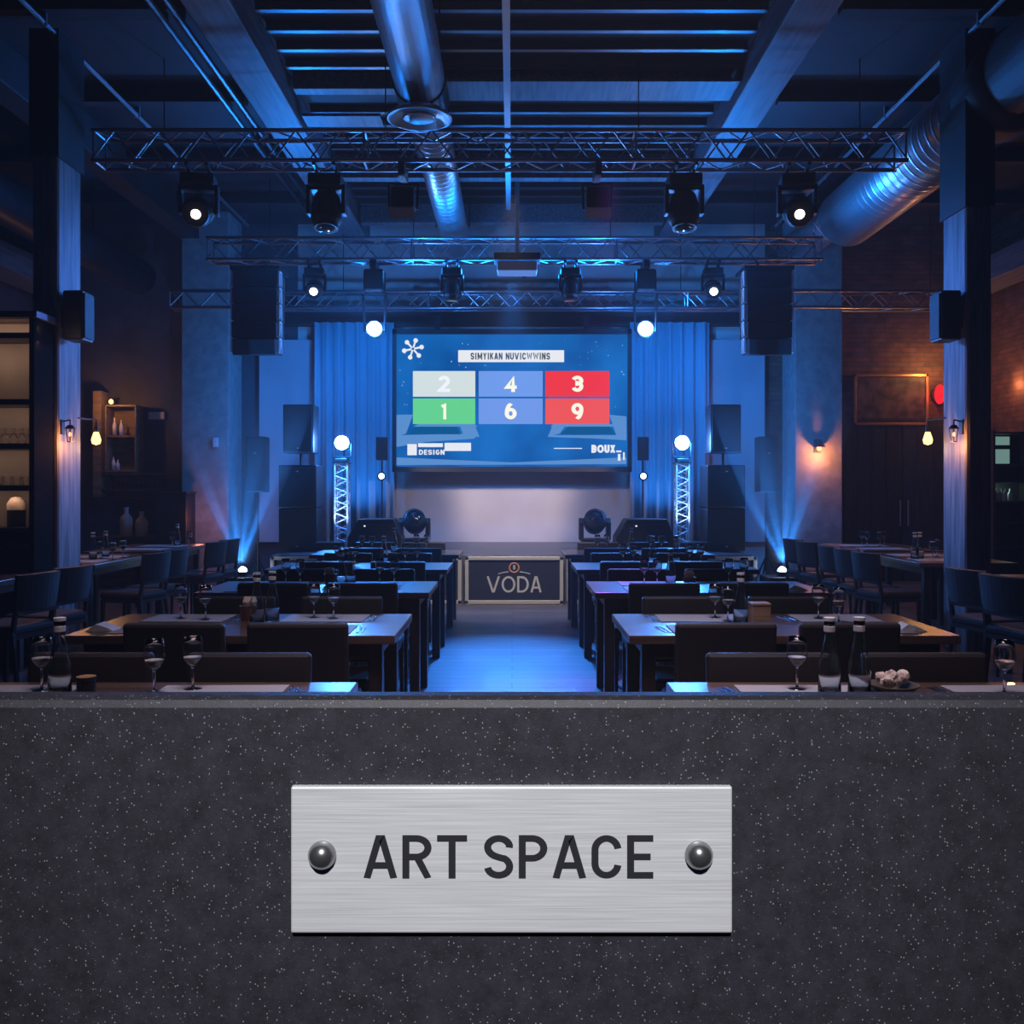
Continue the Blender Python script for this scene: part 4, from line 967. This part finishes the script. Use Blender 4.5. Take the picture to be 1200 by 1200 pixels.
for x, y, r, tn, nf, en, q in mats:
    if r > 1: continue
    kn_.put((x - .232 * (1 if x > 0 else -1), y, TT), R(6), f'steel table knife beside the {nf} {en} placemat, {tn}', 'knives')
    fk_.put((x - .255 * (1 if x > 0 else -1), y, TT), R(6), f'steel fork beside the {nf} {en} placemat, {tn}', 'forks')
# front row extras
t = thing('salt_jar', 'small dark glass jar beside the bottle on the front-row left table', 'jar', (X(101, 3.2), 3.2, TT))
obj('body', lathe(N(), [(0, 0), (.028, 0), (.03, .01), (.03, .045), (0, .045)], (0, 0, 0), 18), 'black', t); obj('lid', lathe(N(), [(.031, .046), (.031, .06), (0, .061)], (0, 0, 0), 18), 'darkmetal', t)
bm = N(); lathe(bm, [(0, 0), (.05, 0), (.085, .03), (.082, .032), (.045, .006), (0, .006)], (0, 0, 0), 24)
t = thing('bread_bowl', 'shallow dark bowl behind the water bottles on the front-row right table', 'bowl', (X(1047, 3.22), 3.22, TT)); obj('bowl', bm, 'shelfdark', t, smooth=True)
rn = random.Random(11)
bm = N()
for i in range(9):
    c = (rn.uniform(-.045, .045), rn.uniform(-.03, .03), .035 + rn.uniform(0, .025)); bmesh.ops.create_icosphere(bm, subdivisions=2, radius=rn.uniform(.016, .024), matrix=Matrix.Translation(c))
for v in bm.verts: v.co += Vector((rn.uniform(-1, 1), rn.uniform(-1, 1), rn.uniform(-1, 1))) * .003
o = tag(obj('crumpled_napkin', bm, 'napkin', loc=(X(1047, 3.22), 3.22, TT)), 'crumpled cream napkin heaped in the dark bowl on the front-row right table', 'napkin')
t = thing('wooden_box', 'small light wooden box beside the bottle on the second-row right table', 'box', (X(890, 4.74), 4.74, TT))
obj('body', box(N(), 0, 0, .055, .09, .09, .11), 'box', t, bevel=.004); obj('lid', box(N(), 0, 0, .116, .094, .094, .012), 'box', t, bevel=.003)
for lb, px, y in (('second-row left table, outer front corner', 122, 4.65), ('third-row right table, outer front corner', 932, 6.5), ('second-row right table, outer front corner', 1065, 4.65), ('third-row left table, outer end', 290, 6.6)):
    bm = N(); prism(bm, [(-.07, 0), (.07, 0), (.03, .02), (-.02, .035)], -.05, .05)
    tag(obj('folded_napkin', bm, 'napkinw', loc=(X(px, y), y, TT)), f'folded white napkin on the {lb}', 'napkin', 'folded napkins')

# ------------------------------------------------------------------ foreground ledge and plaque
PD = .67
zt0 = EYE - (817.5 - 572) / F * PD
bm = N(); box(bm, 0, PD + .013, zt0 / 2, 3.2, .026, zt0)
led = tag(struct('counter_partition', bm, 'stone', bevel=.007), 'speckled dark stone half-wall across the foreground', None)
xl, xr = X(343, PD), X(856, PD); zt_, zb = Z(919, PD), Z(1089, PD)
t = thing('name_plaque', 'brushed metal plaque lettered ART SPACE on the dark stone half-wall', 'plaque', ((xl + xr) / 2, PD, (zt_ + zb) / 2))
pw, ph = xr - xl, zt_ - zb
obj('plate', box(N(), 0, -.003, 0, pw, .006, ph), 'brushed', t, bevel=.0012)
text('lettering', 'ART SPACE', 'engrave', t, (X(596, PD) - t.location.x, -.0062, Z(1000, PD) - t.location.z), 336 / F * PD, 50 / F * PD, t=.145, gap=.115, depth=.0004, wid={'A': .68, 'R': .6, 'T': .62, 'S': .6, 'P': .59, 'C': .62, 'E': .54, ' ': .12})
for px in (376.5, 820):
    obj('mounting_rivet', lathe(N(), [(0, -.0125), (.0035, -.012), (.007, -.0098), (.0092, -.0062), (.0096, -.0045), (.0096, -.003), (0, -.003)], (X(px, PD - .01) - t.location.x, -.0035, Z(1004, PD - .01) - t.location.z), 32, 'Y'), 'rivetm', t, smooth=True)

# ------------------------------------------------------------------ haze
# ------------------------------------------------------------------ light
BL = (.004, .2, .85); BL2 = (.02, .27, 1.0); BL3 = (.035, .26, 1.0)
def volume(name, dens, an=.2, grad=None):
    m = bpy.data.materials.new(name); m.use_nodes = True; t = m.node_tree; t.nodes.clear(); L = t.links.new
    v = t.nodes.new('ShaderNodeVolumeScatter'); v.inputs['Color'].default_value = (.9, .94, 1, 1); v.inputs['Density'].default_value = dens; v.inputs['Anisotropy'].default_value = an
    if grad:                             # thins out with height and towards the rim
        tc = t.nodes.new('ShaderNodeTexCoord'); sp = t.nodes.new('ShaderNodeSeparateXYZ'); L(tc.outputs['Object'], sp.inputs[0])
        mr = t.nodes.new('ShaderNodeMapRange'); mr.interpolation_type = 'SMOOTHSTEP'; mr.inputs[1].default_value = grad; mr.inputs[2].default_value = 0; mr.inputs[3].default_value = 0; mr.inputs[4].default_value = dens
        L(sp.outputs[2], mr.inputs[0]); L(mr.outputs[0], v.inputs['Density'])
    o = t.nodes.new('ShaderNodeOutputMaterial'); L(v.outputs[0], o.inputs['Volume']); return m
for s in (-1, 1):
    d = 13.1; xs = s * X(799, d)
    lamp('post_light', 'POINT', (xs, d - .2, Z(519, d)), 120, BL3, size=.07)
    lamp('post_beam', 'SPOT', (xs, d - .2, Z(519, d)), 420, BL3, (xs * .3, 3, .6), size=.05, angle=75, blend=.8)
    lamp('post_foot_light', 'SPOT', (xs, d - .3, SZ + .14), 60, (.3, .5, 1), (xs, d, SZ + 1.1), size=.03, angle=60, blend=.8)
    lamp('head_light', 'POINT', (s * X(763, 12.6), 12.5, Z(382, 12.6)), 80, BL3, size=.06)
    lamp('head_beam', 'SPOT', (s * X(763, 12.6), 12.5, Z(382, 12.6)), 1300, BL3, (-s * .12, 6.8, 0), size=.06, angle=28, blend=1)
    lamp('curtain_wash', 'SPOT', (s * 2.0, 12.9, 4.4), 300, BL, (s * 2.5, 14.7, 2.4), size=.1, angle=110, blend=.9)
    lamp('curtain_wash_low', 'SPOT', (s * 2.1, 13.9, .75), 70, BL2, (s * 2.35, 14.7, 2.2), size=.05, angle=80, blend=.9)
    d = 11.75; xu = s * 3.28; z0 = Z(667, d) + .06
    pl = lathe(N(), [(0, 0), (.1, 0), (.35, .5), (.75, 1.5), (1.0, 2.3), (0, 2.3)], (0, 0, 0), 20)
    tag(obj('haze_plume', pl, volume('haze_plume', .26, .1, 2.3), loc=(xu, d, z0 + .01)), f'blue beam-lit haze rising above the {"left" if s < 0 else "right"} uplight', 'haze', None, 'stuff')
    for dx, dy, e in ((-.62, .35, .8), (-.22, .3, .8), (.12, .3, .8), (.45, .35, 1.0)):
        lamp('uplight_beam', 'SPOT', (xu, d, z0), 1100 * e, BL2, (xu + dx * 2.2, d + dy, z0 + 2.8), size=.015, angle=11, blend=.6)
    lamp('uplight_wash', 'SPOT', (xu, d, z0), 190, BL2, (s * 3.7, 13.2, 3.2), size=.03, angle=80, blend=1)
    lamp('ceiling_wash', 'SPOT', (s * 2.6, 12.2, 3.9), 290, BL, (s * 3.6, 8.5, 5.4), size=.1, angle=110, blend=.9)
    lamp('column_wash', 'SPOT', (s * 1.4, 11.8, 3.6), 330, (.1, .22, 1), (s * 3.9, 8.4, 2.4), size=.08, angle=50, blend=.8)
    lamp('stage_white', 'SPOT', (s * 2.4, 12.7, 2.2), 260, (1, .78, .7), (-s * .5, 15, 1.0), size=.05, angle=50, blend=.9)
lamp('blue_backlight_ceiling', 'AREA', (0, 12.9, 4.3), 90, BL, (0, 9, 5.5), size=3.0, sy=.2)
lamp('aisle_fill', 'SPOT', (0, 11.9, 4.0), 3600, (.04, .26, 1), (0, 8.1, 0), size=.08, angle=28, blend=.9)  # added fill for an even blue aisle floor; no fixture hangs here
lamp('stage_front_spot', 'SPOT', (0, 9.1, 4.2), 800, (1, .84, .7), (0, 12, .2), size=.08, angle=46, blend=.9)
lamp('violet_spot', 'SPOT', (.9, 8.9, 4.3), 900, (.5, .12, 1), (.35, 6.6, 0), size=.1, angle=26, blend=1)
lamp('table_fill', 'AREA', (0, 3.1, 5.0), 42, (.9, .74, .85), (0, 3.9, 0), size=2.6, spread=50)  # soft ambient fill added above the near tables, without a fixture
lamp('pier_glow', 'POINT', (-4.4, 13.7, 1.0), 5, (1, .3, .2), size=.05)
lamp('counter_downlight', 'SPOT', (-.05, -1.2, 2.9), 300, (.97, .97, 1), (0, PD, 1.17), size=.06, angle=28, blend=1)

# world, camera, view
w = bpy.data.worlds.new('room_dark'); sc.world = w; w.use_nodes = True
w.node_tree.nodes['Background'].inputs[0].default_value = (.01, .015, .03, 1); w.node_tree.nodes['Background'].inputs[1].default_value = .1
wt = w.node_tree; v = wt.nodes.new('ShaderNodeVolumeScatter'); v.inputs['Color'].default_value = (.9, .94, 1, 1); v.inputs['Density'].default_value = .004; v.inputs['Anisotropy'].default_value = .2
wt.links.new(v.outputs[0], wt.nodes['World Output'].inputs['Volume'])
cd = bpy.data.cameras.new('camera'); cam = bpy.data.objects.new('camera', cd); COL.objects.link(cam)
cam.location = (0, 0, EYE); cam.rotation_euler = (R(90), 0, 0)
cd.sensor_width = 36; cd.lens = F / 1200 * 36; cd.shift_y = -28 / 1200; cd.clip_start = .05; cd.clip_end = 60
sc.camera = cam
sc.view_settings.view_transform = 'Standard'; sc.view_settings.look = 'None'; sc.view_settings.gamma = 1; sc.view_settings.use_curve_mapping = False
sc.view_settings.exposure = 0
sc.cycles.use_denoising = True
sc.cycles.max_bounces = 6; sc.cycles.volume_bounces = 0; sc.cycles.transparent_max_bounces = 12; sc.cycles.transmission_bounces = 8
sc.cycles.caustics_reflective = False; sc.cycles.caustics_refractive = False
sc.cycles.sample_clamp_indirect = 3
